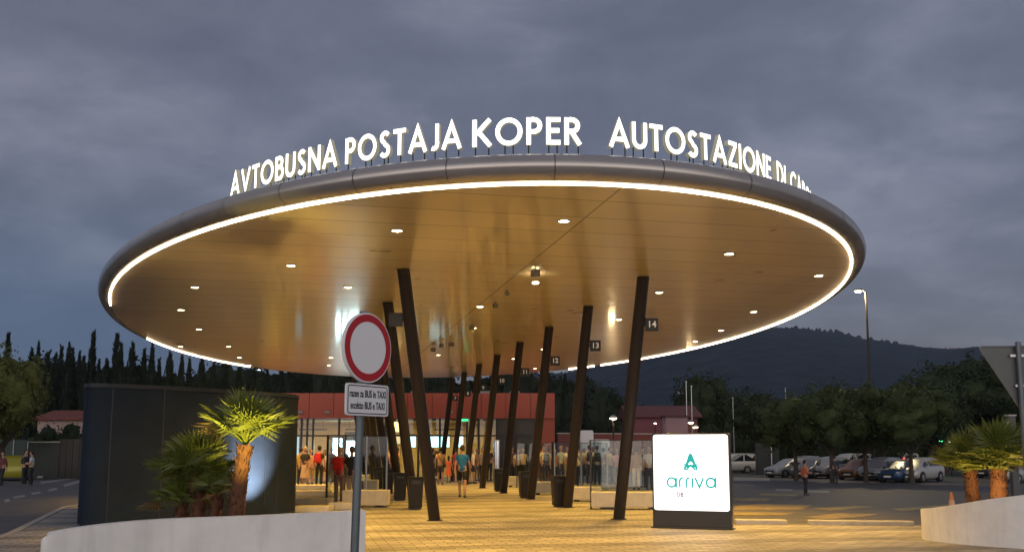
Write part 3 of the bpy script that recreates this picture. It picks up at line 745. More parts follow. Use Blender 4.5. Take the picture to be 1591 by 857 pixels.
bt = Vector(atD(549, D0, 900)); bt_l = Matrix.Rotation(-rzS, 3, 'Z') @ Vector((bt.x - c0.x, bt.y - c0.y, 0)); 
v = (Vector((bt_l.x, bt_l.y, bt.z)) - tl); ft = tl + v * (tl.z / (tl.z - bt.z)); ft.z = -.05
mb.tube([ft, tl, tl + Vector((0, 0, .12))], .036, 18); mb.build('pole', mat('galvanised', (.13, .15, .16), .45, metal=.5, noise=.12, nscale=5), NE, smooth=True)
for z in (zc - .1, zc + .12, pz): mb = MB(); mb.box((0, .035, z), (.14, .035, .03)); mb.build('clamp', M_steel, NE)

YS = thing('yield_sign', 'back of a grey triangular road sign on a steel post above the right planter', 'road sign')
D1 = 12.2; cY = atD(1579, D1, 538); YS.location = (cY.x, cY.y, 0); YS.rotation_euler = (0, 0, radians(-4))
mb = MB(); tri = round_poly([(-.47, 0), (0, -.80), (.47, 0)], .055, 6); n = len(tri)
mb.poly([(x, -.003, cY.z + z) for x, z in tri] + [(x, .018, cY.z + z) for x, z in tri], [tuple(range(n)), tuple(range(2 * n - 1, n - 1, -1))] + [(i, n + i, n + (i + 1) % n, (i + 1) % n) for i in range(n)])
sp_ = mb.build('sign_plate', M_sback, YS)
mb = MB(); ribbon(mb, tri, .018, -.018, -.003, lambda x, d, z: Vector((x, d, cY.z + z)), True); mb.build('folded_rim', [M_sback, M_sback], sp_)
mb = MB(); mb.tube([(0, -.05, 0.3), (0, -.05, cY.z + .03)], .032, 14); mb.lathe([(.034, 0), (.034, .02), (0.001, .03)], (0, -.05, cY.z + .03), 12); mb.build('post', MATS['galvanised'], YS, smooth=True)
for z in (-.12, -.5): mb = MB(); mb.box((0, -.03, cY.z + z), (.2 if z > -.3 else .12, .03, .03)); mb.build('clamp', M_steel, YS)
YS_base = 0

# ---------------------------------------------------------------- bins beside the columns, benches and wind screens
M_bin = mat('bin_metal', (.013, .011, .010), .5, noise=.1, nscale=6, spec=.3)
def make_bin(label):
    t = thing('litter_bin', label, 'bin', group='square litter bins beside the columns')
    mb = MB(); mb.box((0, 0, .45), (.34, .34, .80), 0, 1.2); mb.build('bin_body', M_bin, t, bevel=.012)
    mb = MB(); mb.box((0, 0, .868), (.43, .43, .035)); mb.build('lid', M_bin, t, bevel=.01)
    mb = MB(); mb.box((0, -.196, .74), (.22, .03, .09)); mb.build('opening', M_black, t)
    mb = MB(); mb.box((0, 0, .025), (.28, .28, .05)); mb.build('foot', M_black, t)
    return t
bins = [((645, 791), 'square dark litter bin beside the nearest left column'), ((621, 777), 'square dark litter bin, second from the front on the left'), ((602, 766), 'square dark litter bin, third from the front on the left'), ((587, 759), 'square dark litter bin, fourth from the front on the left'),
        ((869, 787), 'square dark litter bin touching the second right column'), ((816, 773), 'square dark litter bin touching the third right column'), ((775, 763), 'square dark litter bin touching the fourth right column')]
b0 = None
for (px, py), lb in bins:
    if b0 is None: b0 = make_bin(lb); o = b0
    else: o = copy_tree(b0); o['label'] = lb
    o.location = at(px, py, 0); o.rotation_euler = (0, 0, radians(12) + random.uniform(-.05, .05))
def bench(x0, x1, y, dep, h, label, rz=0.0, grp='pale concrete bench blocks on the platform'):
    t = thing('concrete_bench', label, 'bench', ((x0 + x1) / 2, y + dep / 2, 0), rz, grp)
    w = x1 - x0; mb = MB(); mb.box((0, 0, .06 + (h - .06) / 2), (w, dep, h - .06)); mb.build('block', M_conc, t, bevel=.02)
    k = 2
    for sx in (-1, 1): mb = MB(); mb.box((sx * w * .3, 0, .03), (w * .16, dep * .8, .06)); mb.build('foot', M_black, t)
    return t
def bpx(xa, xb, py, dep, h, label, **k):
    a = at(xa, py, 0); b_ = at(xb, py, 0); return bench(a.x, b_.x, a.y, dep, h, label, **k)
bpx(919, 1046, 791, .55, .47, 'longest pale concrete bench behind the front right column')
bpx(888, 935, 779, .55, .46, 'pale concrete bench just left of the glass wind screen')
bpx(828, 868, 768, .5, .46, 'short pale concrete bench between the third right column and its bin')
bpx(787, 818, 756, .5, .46, 'small pale concrete bench behind the fourth right column')
bpx(531, 602, 788, .6, .48, 'pale concrete bench block just right of the sign pole')
bpx(560, 586, 763, .5, .45, 'small concrete bench block behind the one beside the pole')
bpx(560, 573, 752, .5, .45, 'farthest tiny concrete bench block right of the sign pole')
for i, (xa, xb, py, h, lb) in enumerate([(455, 510, 795, .14, 'nearest low concrete step beside the kiosk corner'), (455, 509, 783, .16, 'second low concrete step beside the kiosk corner'), (455, 508, 771, .18, 'third low concrete step beside the kiosk corner'), (455, 507, 760, .18, 'farthest low concrete step beside the kiosk corner')]):
    a = at(xa, py, 0); b_ = at(xb, py, 0)
    mb = MB(); mb.box((0, 0, h / 2), (b_.x - a.x, .9, h)); o = mb.build('concrete_step', M_conc, bevel=.015, loc=((a.x + b_.x) / 2, a.y + .45, 0.003))
    tag(o, lb, 'step', 'low concrete steps by the kiosk')
a = at(509, 792, 0); b_ = at(548, 792, 0); mb = MB(); mb.box((0, 0, .1), (b_.x - a.x, .5, .2)); tag(mb.build('concrete_plinth', M_conc, bevel=.02, loc=((a.x + b_.x) / 2, a.y + .3, 0.003)), 'flat concrete plinth in front of the couple with the red backpack', 'plinth')

M_glass = glass('screen_glass', (.90, .95, .93), .96)
def wind_screen(pa_, pb_, h, npost, label, grp='glass wind screens between the bus bays'):
    t = thing('wind_screen', label, 'glass screen', (pa_.x, pa_.y, 0), atan2(pb_.y - pa_.y, pb_.x - pa_.x), grp); w = (pb_ - pa_).length
    mb = MB(); mb.box((w / 2, 0, h / 2 + .05), (w - .04, .012, h - .1)); mb.build('glass_pane', M_glass, t)
    for i in range(npost):
        mb = MB(); mb.box((w * i / (npost - 1), 0, h / 2), (.045, .06, h)); mb.build('post', M_steel if i else M_black, t)
    mb = MB(); mb.box((w / 2, 0, h + .004), (w + .04, .035, .02)); mb.build('top_rail', M_black, t)
    return t
wind_screen(at(919, 790, 0) + Vector((-.02, -.06, 0)), at(919, 790, 0) + Vector((2.3, -.06, 0)), 1.87, 2, 'glass wind screen along the longest bench')
wind_screen(at(859, 771, 0), at(944, 765, 0), 1.87, 3, 'glass wind screen behind the second right column')
wind_screen(at(803, 757, 0), at(862, 757, 0), 1.9, 3, 'glass wind screen between the third and fourth right columns')
wind_screen(at(507, 781, 0), at(531, 776, 0), 2.05, 2, 'dark glass screen behind the woman with the red backpack')
wind_screen(at(535, 770, 0), at(600, 768, 0), 2.1, 3, 'glass screen behind the left row of columns')
# polished post added in place of a glass edge's bright reflection
p = at(772, 757, 0); t = thing('glint_post', 'polished glint post added for a glass-edge reflection by the fourth right column', 'post', p)
mb = MB(); mb.tube([(0, 0, 0), (0, 0, 2.0)], .13, 18); mb.build('shaft', mat('polished', (.75, .77, .8), .12, metal=1.0), t, smooth=True)
mb = MB(); mb.lathe([(.135, 0), (.135, .03), (.02, .06), (0.001, .06)], (0, 0, 2.0), 18); mb.build('cap', M_steel, t, smooth=True)

# ---------------------------------------------------------------- station building
FY = 57.0; k_ = FY / F
def bx_(px): return (px - 795.5) * k_
def bz_(py): return EYE + (699 - py) * k_
M_fred = mat('red_cladding', (.36, .06, .03), .5, noise=.08, nscale=.6)
M_int = mat('interior_wall', (.58, .46, .22), .8)
M_intf = mat('interior_floor', (.3, .26, .2), .5)
ST = thing('station_building', 'low bus station building with red fascia and lit glass front behind the columns', 'building', (0, FY, 0))
X0, X1 = bx_(405), bx_(862); ZB, ZT = bz_(650), bz_(611)
for i in range(12):
    a = X0 + (X1 - X0) * i / 12; b_ = X0 + (X1 - X0) * (i + 1) / 12
    mb = MB(); mb.box(((a + b_) / 2, .2, (ZB + ZT) / 2), (b_ - a - .025, .4, ZT - ZB)); mb.build('fascia_panel', M_fred, ST)
mb = MB(); mb.box(((X0 + X1) / 2, 7.2, (ZB + ZT) / 2 + .0), (X1 - X0 - .3, 13.55, ZT - ZB - .1)); mb.build('roof', M_black, ST)
xr = bx_(833)
mb = MB(); mb.box(((xr + X1) / 2, .6, ZB / 2 - .005), (X1 - xr - .02, .8, ZB - .01)); mb.box((X1 - .15, 7.6, ZB / 2 - .005), (.25, 13, ZB - .02)); mb.build('side_wall', M_fred, ST)
mb = MB(); mb.box(((X0 + xr) / 2, 6.5, ZB / 2), (xr - X0, .12, ZB - .04)); mb.build('inner_wall', M_int, ST)
mb = MB(); mb.box((X0 - .1, 3.5, ZB / 2), (.12, 6.4, ZB - .04)); mb.build('side_wall', M_int, ST)
mb = MB(); mb.box(((X0 + xr) / 2, 3.5, .006), (xr - X0 - .05, 5.8, .012)); mb.build('floor', M_intf, ST)
mb = MB(); mb.box(((X0 + xr) / 2, 3.4, ZB - .10), (xr - X0 - .05, 5.9, .02)); mb.build('inner_ceiling', M_int, ST)
for px in (470, 479, 488, 528, 561, 600, 651, 684, 726, 744, 772, 801, 832):
    mb = MB(); mb.box((bx_(px), .1, ZB / 2), (.12, .12, ZB)); mb.build('mullion', M_black, ST)
mb = MB(); mb.box(((X0 + xr) / 2, .1, 2.45), (xr - X0, .08, .09)); mb.build('transom', M_black, ST)
mb = MB(); mb.box(((X0 + bx_(770)) / 2, .1, ZB / 2), (bx_(770) - X0, .012, ZB - .05)); mb.build('glazing', glass('facade_glass', (.9, .92, .9), .95), ST)
mb = MB(); mb.box(((bx_(772) + bx_(800)) / 2, .3, ZB / 2), (1.05, .06, ZB - .05)); mb.box(((bx_(802) + bx_(833)) / 2, .3, ZB / 2), (1.14, .06, ZB - .05)); mb.build('door', mat('dark_door', (.03, .022, .02), .25), ST)
for xx in (-13, -10.2, -7.4, -4.6, -2.4): lamp('interior_lamp', 'AREA', (xx, 3.0, ZB - .16), 120, (1.0, .72, .28), ST, 1.2)
for xx in (-12.4, -9.6, -4.2):
    mb = MB(); mb.box((xx + .4, 1.6, ZB - .62), (1.7, .10, .09)); mb.tube([(xx - .2, 1.6, ZB - .58), (xx - .2, 1.6, ZB - .12)], .012, 5); mb.tube([(xx + 1, 1.6, ZB - .58), (xx + 1, 1.6, ZB - .12)], .012, 5); mb.build('pendant_light', M_dark, ST)
M_scr = mat('info_screen', (.5, .5, .5), .3, emis=(.5, .9, 1.0), es=3.0)
M_scr2 = mat('info_screen_bright', (.5, .5, .5), .3, emis=(.62, .88, 1.0), es=30); M_scr3 = mat('info_screen_dim', (.5, .5, .5), .3, emis=(.5, .85, 1.0), es=.9)
def screen(xa, xb, ya, yb, yy, m, name='information_screen'):
    xa, xb = bx_(xa) * (FY + yy) / FY, bx_(xb) * (FY + yy) / FY; za, zb = EYE + (699 - ya) * (FY + yy) / F, EYE + (699 - yb) * (FY + yy) / F
    mb = MB(); mb.box(((xa + xb) / 2, yy, (za + zb) / 2), (xb - xa, .06, za - zb)); fr = mb.build(name, M_black, ST)
    mb = MB(); mb.box(((xa + xb) / 2, yy - .034, (za + zb) / 2), (xb - xa - .06, .006, za - zb - .06)); mb.build('display', m, fr)
    return ((xa + xb) / 2, yy - .04, (za + zb) / 2)
for q in ((519, 537, 680, 708), (539, 556, 684, 710), (636, 648, 675, 695), (666, 700, 675, 695), (708, 721, 675, 695), (456, 468, 676, 712)): screen(*q, 2.2, M_scr if q[0] > 600 else M_scr2 if q[0] > 500 else M_scr3)
M_menu = mat('menu_board', (.5, .3, .1), .5, emis=(.95, .38, .12), es=.8); M_menu2 = mat('menu_board_pale', (.5, .45, .3), .5, emis=(.95, .82, .5), es=.9)
screen(612, 624, 655, 672, 3.0, M_menu2, 'menu_board'); screen(612, 624, 675, 690, 3.0, M_menu2, 'menu_board'); screen(612, 624, 692, 706, 3.0, M_menu, 'menu_board')
screen(537, 556, 671, 684, 2.6, M_black, 'dark_board')
screen(676, 688, 700, 745, 3.5, mat('counter_dark', (.05, .04, .03), .5), 'counter_panel')
mb = MB(); mb.box((bx_(722), .02, bz_(652.5)), (.42, .05, .12)); mb.build('exit_light', mat('exit_green', (0, .4, .1), .5, emis=(.05, 1.0, .3), es=2.0), ST)
for px in (468, 510, 700, 836):
    mb = MB(); mb.box((bx_(px), -.06, ZB + .35), (.3, .1, .16)); mb.build('security_light', MATS['grey_plastic'], ST, bevel=.02)
for px in (722, 752, 800, 640): mb = MB(); mb.box((bx_(px), 2.5, ZT + .12), (.6, .6, .28)); mb.build('rooftop_vent', MATS['grey_plastic'], ST, bevel=.03)

# ---------------------------------------------------------------- people
def skin_mesh(nodes, edges, root, m, name, sub=1):
    me = bpy.data.meshes.new(name); me.from_pydata([n[0] for n in nodes], edges, []); o = bpy.data.objects.new(name, me); col.objects.link(o)
    md = o.modifiers.new('s', 'SKIN'); md.use_smooth_shade = True
    for i, n in enumerate(nodes):
        v = me.skin_vertices[0].data[i]; r = n[1]; v.radius = r if isinstance(r, tuple) else (r, r); v.use_root = (i == root)
    o.modifiers.new('u', 'SUBSURF').levels = sub
    dg = bpy.context.evaluated_depsgraph_get(); dg.update()
    ev = bpy.data.meshes.new_from_object(o.evaluated_get(dg)); bpy.data.objects.remove(o); bpy.data.meshes.remove(me)
    ev.materials.clear(); ev.materials.append(m); ev.name = name
    return ev
CLOTH = {}
def cloth(c):
    k = 'cloth_%d_%d_%d' % tuple(int(x * 255) for x in c)
    return mat(k, c, 0.85, noise=0.15, nscale=9, bump=0.25, bscale=12)
M_skin = mat('skin', (.42, .24, .16), .6); M_eye = mat('eye', (.03, .02, .02), .3); M_shoe = mat('shoe', (.03, .03, .03), .5); M_shoew = mat('shoe_pale', (.5, .48, .44), .6)
def person(foot, h, face, label, top, bottom, hair, legs='trousers', step=0.0, arms=(0, 0), longhair=False, shoe=None, bag=None, group=None, shortsleeve=True, bend=0.0, build=1.0, sitting=False):
    """face: heading in degrees, 0 = looking away from the camera (+y), 180 = towards it"""
    s = h / 1.75
    t = thing('person', label, 'person', foot, radians(-face), group)
    def V(x, y, z): return Vector((x * s, y * s, z * s))
    w = build
    tilt = bend
    def U(x, y, z):     # upper body leans by tilt about the hips
        dz = z - .95; return V(x, y + dz * sin(tilt), .95 + dz * cos(tilt))
    f = step * .30
    nodes = [(V(0, 0, .95), (.135 * s * w, .10 * s)), (U(0, 0, 1.14), (.125 * s * w, .092 * s)), (U(0, 0, 1.33), (.15 * s * w, .10 * s)), (U(0, -.005, 1.455), (.07 * s, .062 * s)), (U(0, .01, 1.53), (.052 * s, .052 * s)), (U(0, .015, 1.60), (.05 * s, .055 * s))]
    edges = [(0, 1), (1, 2), (2, 3), (3, 4), (4, 5)]
    legn = {}
    for sd, ff in ((-1, f), (1, -f)):
        b_ = len(nodes)
        nodes += [(V(sd * .088, 0, .87), .083 * s * w), (V(sd * .10, ff * .55 + (.03 if ff else .01), .49), .058 * s), (V(sd * .10, ff * .9 - .01, .28), .052 * s), (V(sd * .10, ff, .09), .038 * s)]
        edges += [(0, b_), (b_, b_ + 1), (b_ + 1, b_ + 2), (b_ + 2, b_ + 3)]; legn[sd] = b_
    armn = {}; hands = []
    for sd, am in ((-1, arms[0]), (1, arms[1])):
        b_ = len(nodes); sw = (f * .8 * sd)
        if am == 0: e, wr = U(sd * .235, -.02 + sw * .3, 1.13), U(sd * .25, .05 + sw, .90)
        elif am == 1: e, wr = U(sd * .24, -.03, 1.13), U(sd * .20, .20, 1.12)       # forearm raised forward
        elif am == 2: e, wr = U(sd * .27, .04, 1.15), U(sd * .10, .22, 1.36)         # hand up to the face / phone
        else: e, wr = U(sd * .29, -.06, 1.15), U(sd * .17, .03, .99)                # hand on hip
        nodes += [(U(sd * .165, -.005, 1.395), .056 * s), (e, .042 * s), (wr, .030 * s)]
        edges += [(2, b_), (b_, b_ + 1), (b_ + 1, b_ + 2)]; armn[sd] = b_; hands.append((sd, e, wr))
    body = skin_mesh(nodes, edges, 0, M_skin, 'body')
    mb = MB()
    hc = U(0, .02, 1.655)
    mb.ball(hc, .098 * s, 14, 10, (.78, .95, 1.16))
    mb.poly([hc + V(-.014, .088, -.03), hc + V(.014, .088, -.03), hc + V(0, .115, -.032), hc + V(0, .09, .015)], [(0, 1, 2), (0, 2, 3), (1, 3, 2)])
    for sd in (-1, 1): mb.ball(hc + V(sd * .077, -.004, -.008), .022 * s, 6, 5, (.4, .8, 1.3))
    mb.m = 1
    for sd in (-1, 1): mb.ball(hc + V(sd * .03, .083, .012), .011 * s, 6, 4)
    mb.ball(hc + V(0, .083, -.06), .017 * s, 6, 4, (1.3, .5, .35))
    mb.m = 0
    for sd, e, wr in hands:
        d = (wr - e).normalized(); sid = d.cross(Vector((0, 1, 0))) if abs(d.y) < .8 else d.cross(Vector((0, 0, 1))); sid.normalize(); fw = sid.cross(d).normalized()
        pm = wr + d * .045 * s
        mb.tube([wr - d * .02 * s, wr + d * .02 * s, pm + d * .02 * s, pm + d * .035 * s], [.024 * s, .030 * s, .032 * s, .026 * s], 8)
        for i in range(4):
            o_ = fw * ((i - 1.5) * .017 * s); ln = (.062, .075, .07, .055)[i] * s; cu = -sid * sd * .018 * s
            mb.tube([pm + o_ + d * .025 * s, pm + o_ + d * (.025 * s + ln * .55) + cu * .3, pm + o_ + d * (.02 * s + ln * .95) + cu * 1.2], [.0095 * s, .0085 * s, .006 * s], 5)
        mb.tube([wr + d * .015 * s + fw * .022 * s, wr + d * .045 * s + fw * .045 * s, wr + d * .07 * s + fw * .05 * s], [.011 * s, .010 * s, .007 * s], 5)
    hm = mb.build('tmp', [M_skin, M_eye], smooth=True)
    bm = bmesh.new(); bm.from_mesh(body); bm.from_mesh(hm.data)
    body.materials.clear(); body.materials.append(M_skin); body.materials.append(M_eye); bm.to_mesh(body); bm.free(); bpy.data.objects.remove(hm)
    bo = bpy.data.objects.new('body', body); col.objects.link(bo); bo.parent = t
    # hair
    mb = MB(); n, m = 14, 8; P = []
    mb.ball(hc + V(0, -.018, .022), .105 * s, 14, 9, (.84, .93, 1.08))
    if longhair: mb.tube([hc + V(0, -.05, .03), hc + V(0, -.075, -.08), hc + V(0, -.085, -.2)], [.075 * s, .08 * s, .045 * s], 10)
    ho = mb.build('hair', cloth(hair), t, smooth=True)
    # clip the face side away
    bm = bmesh.new(); bm.from_mesh(ho.data)
    kill = [v for v in bm.verts if (v.co - hc).y > .045 * s and (v.co - hc).z < .055 * s and not longhair or (v.co - hc).y > .05 * s and (v.co - hc).z < .055 * s]
    bmesh.ops.delete(bm, geom=kill, context='VERTS'); bm.to_mesh(ho.data); bm.free()
    # upper garment
    k = 1.13
    hem = .84 if legs not in ('dress',) else .95
    tn = [(V(0, 0, hem), (.155 * s * w, .122 * s)), (U(0, 0, 1.0), (.148 * s * w, .115 * s)), (U(0, 0, 1.16), (.145 * s * w, .11 * s)), (U(0, 0, 1.33), (.168 * s * w, .117 * s)), (U(0, -.005, 1.45), (.085 * s, .075 * s))]
    te = [(0, 1), (1, 2), (2, 3), (3, 4)]
    for sd, e, wr in hands:
        b_ = len(tn); sh = U(sd * .168, -.005, 1.39)
        if shortsleeve: tn += [(sh, .072 * s), (sh.lerp(e, .65), .062 * s)]; te += [(3, b_), (b_, b_ + 1)]
        else: tn += [(sh, .072 * s), (e, .056 * s), (e.lerp(wr, .92), .042 * s)]; te += [(3, b_), (b_, b_ + 1), (b_ + 1, b_ + 2)]
    sm = skin_mesh(tn, te, 2, cloth(top), 'shirt'); so_ = bpy.data.objects.new('dress' if legs == 'dress' else 'shirt', sm); col.objects.link(so_); so_.parent = t
    if legs in ('trousers', 'shorts'):
        bn = [(V(0, 0, .97), (.14 * s * w, .108 * s))]; be = []
        for sd in (-1, 1):
            b_ = len(bn); i = legn[sd]; K, Cc, A_ = nodes[i + 1][0], nodes[i + 2][0], nodes[i + 3][0]; H_ = nodes[i][0]
            if legs == 'shorts': bn += [(H_, .103 * s * w), (H_.lerp(K, .85), .086 * s)]; be += [(0, b_), (b_, b_ + 1)]
            else: bn += [(H_, .1 * s * w), (K, .074 * s), (Cc, .066 * s), (A_ + Vector((0, 0, -.02 * s)), .056 * s)]; be += [(0, b_), (b_, b_ + 1), (b_ + 1, b_ + 2), (b_ + 2, b_ + 3)]
        pm_ = skin_mesh(bn, be, 0, cloth(bottom), legs); po = bpy.data.objects.new(legs, pm_); col.objects.link(po); po.parent = t
    else:
        mb = MB(); ln = .48 if legs == 'dress' else .42
        rg = random.Random(int(foot[0] * 100)); n = 20; P = []
        for j, (z, r) in enumerate(((.99, .135), (.85, .165), (.68, .185), (ln, .215), (ln + .01, .20))):
            for q in range(n):
                a = 2 * pi * q / n; rr_ = r * (1 + .06 * sin(a * 6 + j) * (j > 1)); P.append(V(rr_ * w * cos(a), rr_ * .8 * sin(a) + f * .1, z))
        mb.poly(P, [(j * n + q, j * n + (q + 1) % n, (j + 1) * n + (q + 1) % n, (j + 1) * n + q) for j in range(4) for q in range(n)])
        mb.build('skirt', cloth(bottom), t, smooth=True)
    for sd in (-1, 1):
        A_ = nodes[legn[sd] + 3][0]; mb = MB(); fl = A_.z - .09 * s
        P = []
        for (y, wd, hh) in ((-.07, .03, .06), (-.045, .042, .095), (.02, .045, .10), (.09, .048, .065), (.155, .045, .05), (.185, .022, .035)):
            P += [Vector((A_.x - wd * s, A_.y + y * s, fl + .002)), Vector((A_.x + wd * s, A_.y + y * s, fl + .002)), Vector((A_.x + wd * .7 * s, A_.y + y * s, fl + hh * s)), Vector((A_.x - wd * .7 * s, A_.y + y * s, fl + hh * s))]
        fs = [(i * 4 + q, i * 4 + (q + 1) % 4, i * 4 + 4 + (q + 1) % 4, i * 4 + 4 + q) for i in range(5) for q in range(4)] + [(0, 1, 2, 3), (20, 23, 22, 21)]
        mb.poly(P, fs); mb.build('shoe', shoe or M_shoe, t, smooth=True)
    if bag == 'backpack' or bag and bag[0] == 'backpack':
        c = bag[1] if isinstance(bag, tuple) else (.03, .03, .04)
        mb = MB(); p_ = U(0, -.19, 1.25); mb.box(p_, (.30 * s, .16 * s, .42 * s), 0, .86); mb.box(p_ + V(0, -.095, -.05), (.22 * s, .06 * s, .22 * s))
        mb.build('backpack', cloth(c), t, bevel=.035)
    if bag and bag[0] == 'strap':
        mb = MB(); mb.tube([U(-.12, -.12, 1.43), U(0, -.135, 1.2), U(.16, -.11, .98), U(.17, .06, .95)], .014 * s, 5); mb.box(U(.2, 0, .90), (.08 * s, .22 * s, .17 * s)); mb.build('shoulder_bag', cloth(bag[1]), t)
    if bag and bag[0] == 'hand':
        sd, e, wr = hands[1]; mb = MB(); q = wr + V(.01, 0, -.30); mb.box(q, (.10 * s, .30 * s, .24 * s), 0, .8); mb.tube([q + V(0, -.09, .11), q + V(0, -.05, .2), q + V(0, .05, .2), q + V(0, .09, .11)], .008, 5)
        tag(mb.build('bag', cloth(bag[1]), t, bevel=.02))
    return t
def pz_(px, py):
    z = 0.0; p = at(px, py, 0)
    return p
def pr_(px, py):     # foot point on the road
    z = -0.3
    for _ in range(8): p = at(px, py, z); z = road_z(p.x, p.y)
    return Vector((p.x, p.y, z))
G1 = 'passengers waiting and walking on the platform'
HB, HBR, HBL, HG = (.02, .015, .012), (.08, .045, .02), (.45, .28, .10), (.35, .33, .3)
WH, NV, BK, BG = (.62, .58, .52), (.03, .035, .06), (.02, .02, .022), (.38, .30, .20)
person(pz_(718, 772), 1.76, 2, 'man in a teal blue t-shirt and black shorts walking away down the platform', (.01, .15, .42), BK, HBR, 'shorts', .55, build=1.08, group=G1)
person(pz_(684, 752), 1.72, 0, 'man in a peach t-shirt with a diagonal bag strap and dark shorts', (.55, .33, .16), (.08, .07, .05), HB, 'shorts', .2, bag=('strap', (.03, .03, .03)), group=G1)
person(pz_(697, 749), 1.30, 10, 'girl in a coral red dress beside the man with the bag strap', (.62, .12, .07), (.62, .12, .07), HB, 'dress', .3, longhair=True, group=G1)
person(pz_(708, 748), 1.68, 0, 'woman in a red top just behind the man in teal blue', (.45, .07, .05), (.10, .03, .03), HBR, 'trousers', .1, group=G1)
person(pz_(526, 782), 1.68, 5, 'blond woman with a bright red backpack and patterned trousers on the concrete plinth', (.45, .03, .02), (.20, .12, .09), HBL, 'trousers', .15, bag=('backpack', (.62, .015, .012)), group=G1, build=1.05)
person(pz_(545, 784), 1.70, 20, 'person in a black top and beige trousers carrying a black bag beside the sign pole', BK, (.36, .28, .22), HBR, 'trousers', .1, arms=(2, 0), bag=('hand', BK), group=G1, shoe=M_shoew)
person(pz_(473, 757), 1.74, 200, 'person in a black top and pale long skirt by the kiosk corner', BK, (.50, .33, .22), HG, 'skirt', .0, arms=(1, 0), group=G1)
person(pz_(482, 752), 1.62, 150, 'person in a pink top partly behind the one in the pale skirt', (.5, .25, .2), (.4, .22, .16), HBR, 'trousers', .0, group=G1)
person(pz_(495, 756), 1.78, 10, 'person in dark clothes carrying a red backpack near the lit kiosk screens', (.03, .03, .03), BK, HB, 'trousers', .0, bag=('backpack', (.55, .02, .04)), group=G1)
person(pz_(573, 748), 1.70, 30, 'person in a grey shirt between the far left columns', (.25, .24, .24), NV, HB, 'trousers', .1, group=G1)
person(pz_(585, 749), 1.66, 170, 'person in a rust red shirt between the far left columns', (.40, .10, .05), BK, HBR, 'trousers', .1, group=G1)
person(pz_(601, 750), 1.74, 200, 'person in a pale pink shirt between the far left columns', (.55, .30, .24), NV, HB, 'trousers', .0, group=G1)
person(pz_(617, 752), 1.72, 60, 'person in an orange shirt seen between the two nearest left columns', (.60, .22, .06), BK, HB, 'trousers', .1, bag=('backpack', BK), group=G1)
person(pz_(733, 751), 1.70, 120, 'person in a cream shirt behind the fifth right column', WH, NV, HBL, 'shorts', .2, group=G1)
person(pz_(750, 749), 1.72, 200, 'person in a grey striped shirt behind the fourth right column', (.3, .28, .27), BK, HB, 'trousers', .0, group=G1)
person(pz_(796, 747), 1.76, 190, 'person in a brown shirt left of the steel framed wind screen', (.16, .10, .08), NV, HBR, 'trousers', .0, group=G1)
person(pz_(804, 748), 1.66, 150, 'person in a white blouse left of the steel framed wind screen', WH, BK, HB, 'trousers', .1, group=G1)
person(pz_(828, 750), 1.78, 100, 'person in a dark red shirt against the red building wall', (.18, .04, .03), BK, HB, 'trousers', .0, arms=(1, 1), group=G1)
person(pz_(843, 749), 1.80, 120, 'man in a white shirt and dark trousers in front of the red building corner', (.70, .62, .45), (.03, .035, .05), HB, 'trousers', .1, arms=(1, 0), group=G1)
person(pz_(862, 752), 1.64, 160, 'person in an orange patterned top right of the red building corner', (.50, .22, .08), BK, HBR, 'trousers', .0, group=G1)
person(pz_(872, 749), 1.80, 200, 'tall person in a pale blue shirt right of the red building corner', (.36, .42, .5), NV, HG, 'trousers', .0, group=G1)
person(pz_(901, 756), 1.80, 10, 'man in a yellow-white shirt with crossed dark straps behind the glass', (.68, .58, .36), BK, HB, 'trousers', .1, bag=('strap', BK), group=G1)
person(pz_(916, 751), 1.82, 0, 'person in a white shirt with a black backpack, left of two alike', (.62, .62, .62), NV, HB, 'trousers', .0, bag='backpack', group=G1)
person(pz_(928, 752), 1.80, 0, 'person in a white shirt with a black backpack, right of two alike', (.62, .62, .62), NV, HBR, 'trousers', .0, bag='backpack', group=G1)
person(pz_(938, 749), 1.70, 60, 'person in a light blue shirt near the lamp behind the glass', (.3, .38, .46), BK, HB, 'trousers', .1, group=G1)
person(pz_(989, 760), 1.70, 5, 'woman in a camel jacket and white trousers beside the front right column', (.42, .24, .10), (.62, .55, .45), HBR, 'trousers', .15, shortsleeve=False, bag=('strap', BG), group=G1)
person(pz_(1009, 760), 1.74, 170, 'person in a white shirt and dark trousers half behind the advertising totem', WH, NV, (.3, .15, .08), 'trousers', .0, group=G1)
person(pr_(1252, 769), 1.66, 75, 'woman in an orange blouse and black trousers crossing the road alone', (.62, .16, .07), BK, HB, 'trousers', .35, arms=(0, 1), shortsleeve=False)
person(pr_(1298, 750), 1.76, 0, 'person in dark clothes standing among the parked cars', (.03, .03, .045), BK, HB, 'trousers', .0, shortsleeve=False)
person(pr_(37, 754), 1.80, 100, 'officer in dark uniform facing right, left of two standing on the road', (.02, .022, .03), (.018, .02, .028), HB, 'trousers', .0, arms=(1, 1), shortsleeve=False)
person(pr_(47, 754), 1.74, 260, 'officer in a pale shirt and dark trousers, right of two standing on the road', (.40, .46, .52), (.018, .02, .028), HB, 'trousers', .1, arms=(1, 0))
person(pr_(2, 753), 1.70, 200, 'person in a dark red top at the far left edge of the road', (.13, .03, .035), BK, HB, 'trousers', .4, shortsleeve=False)

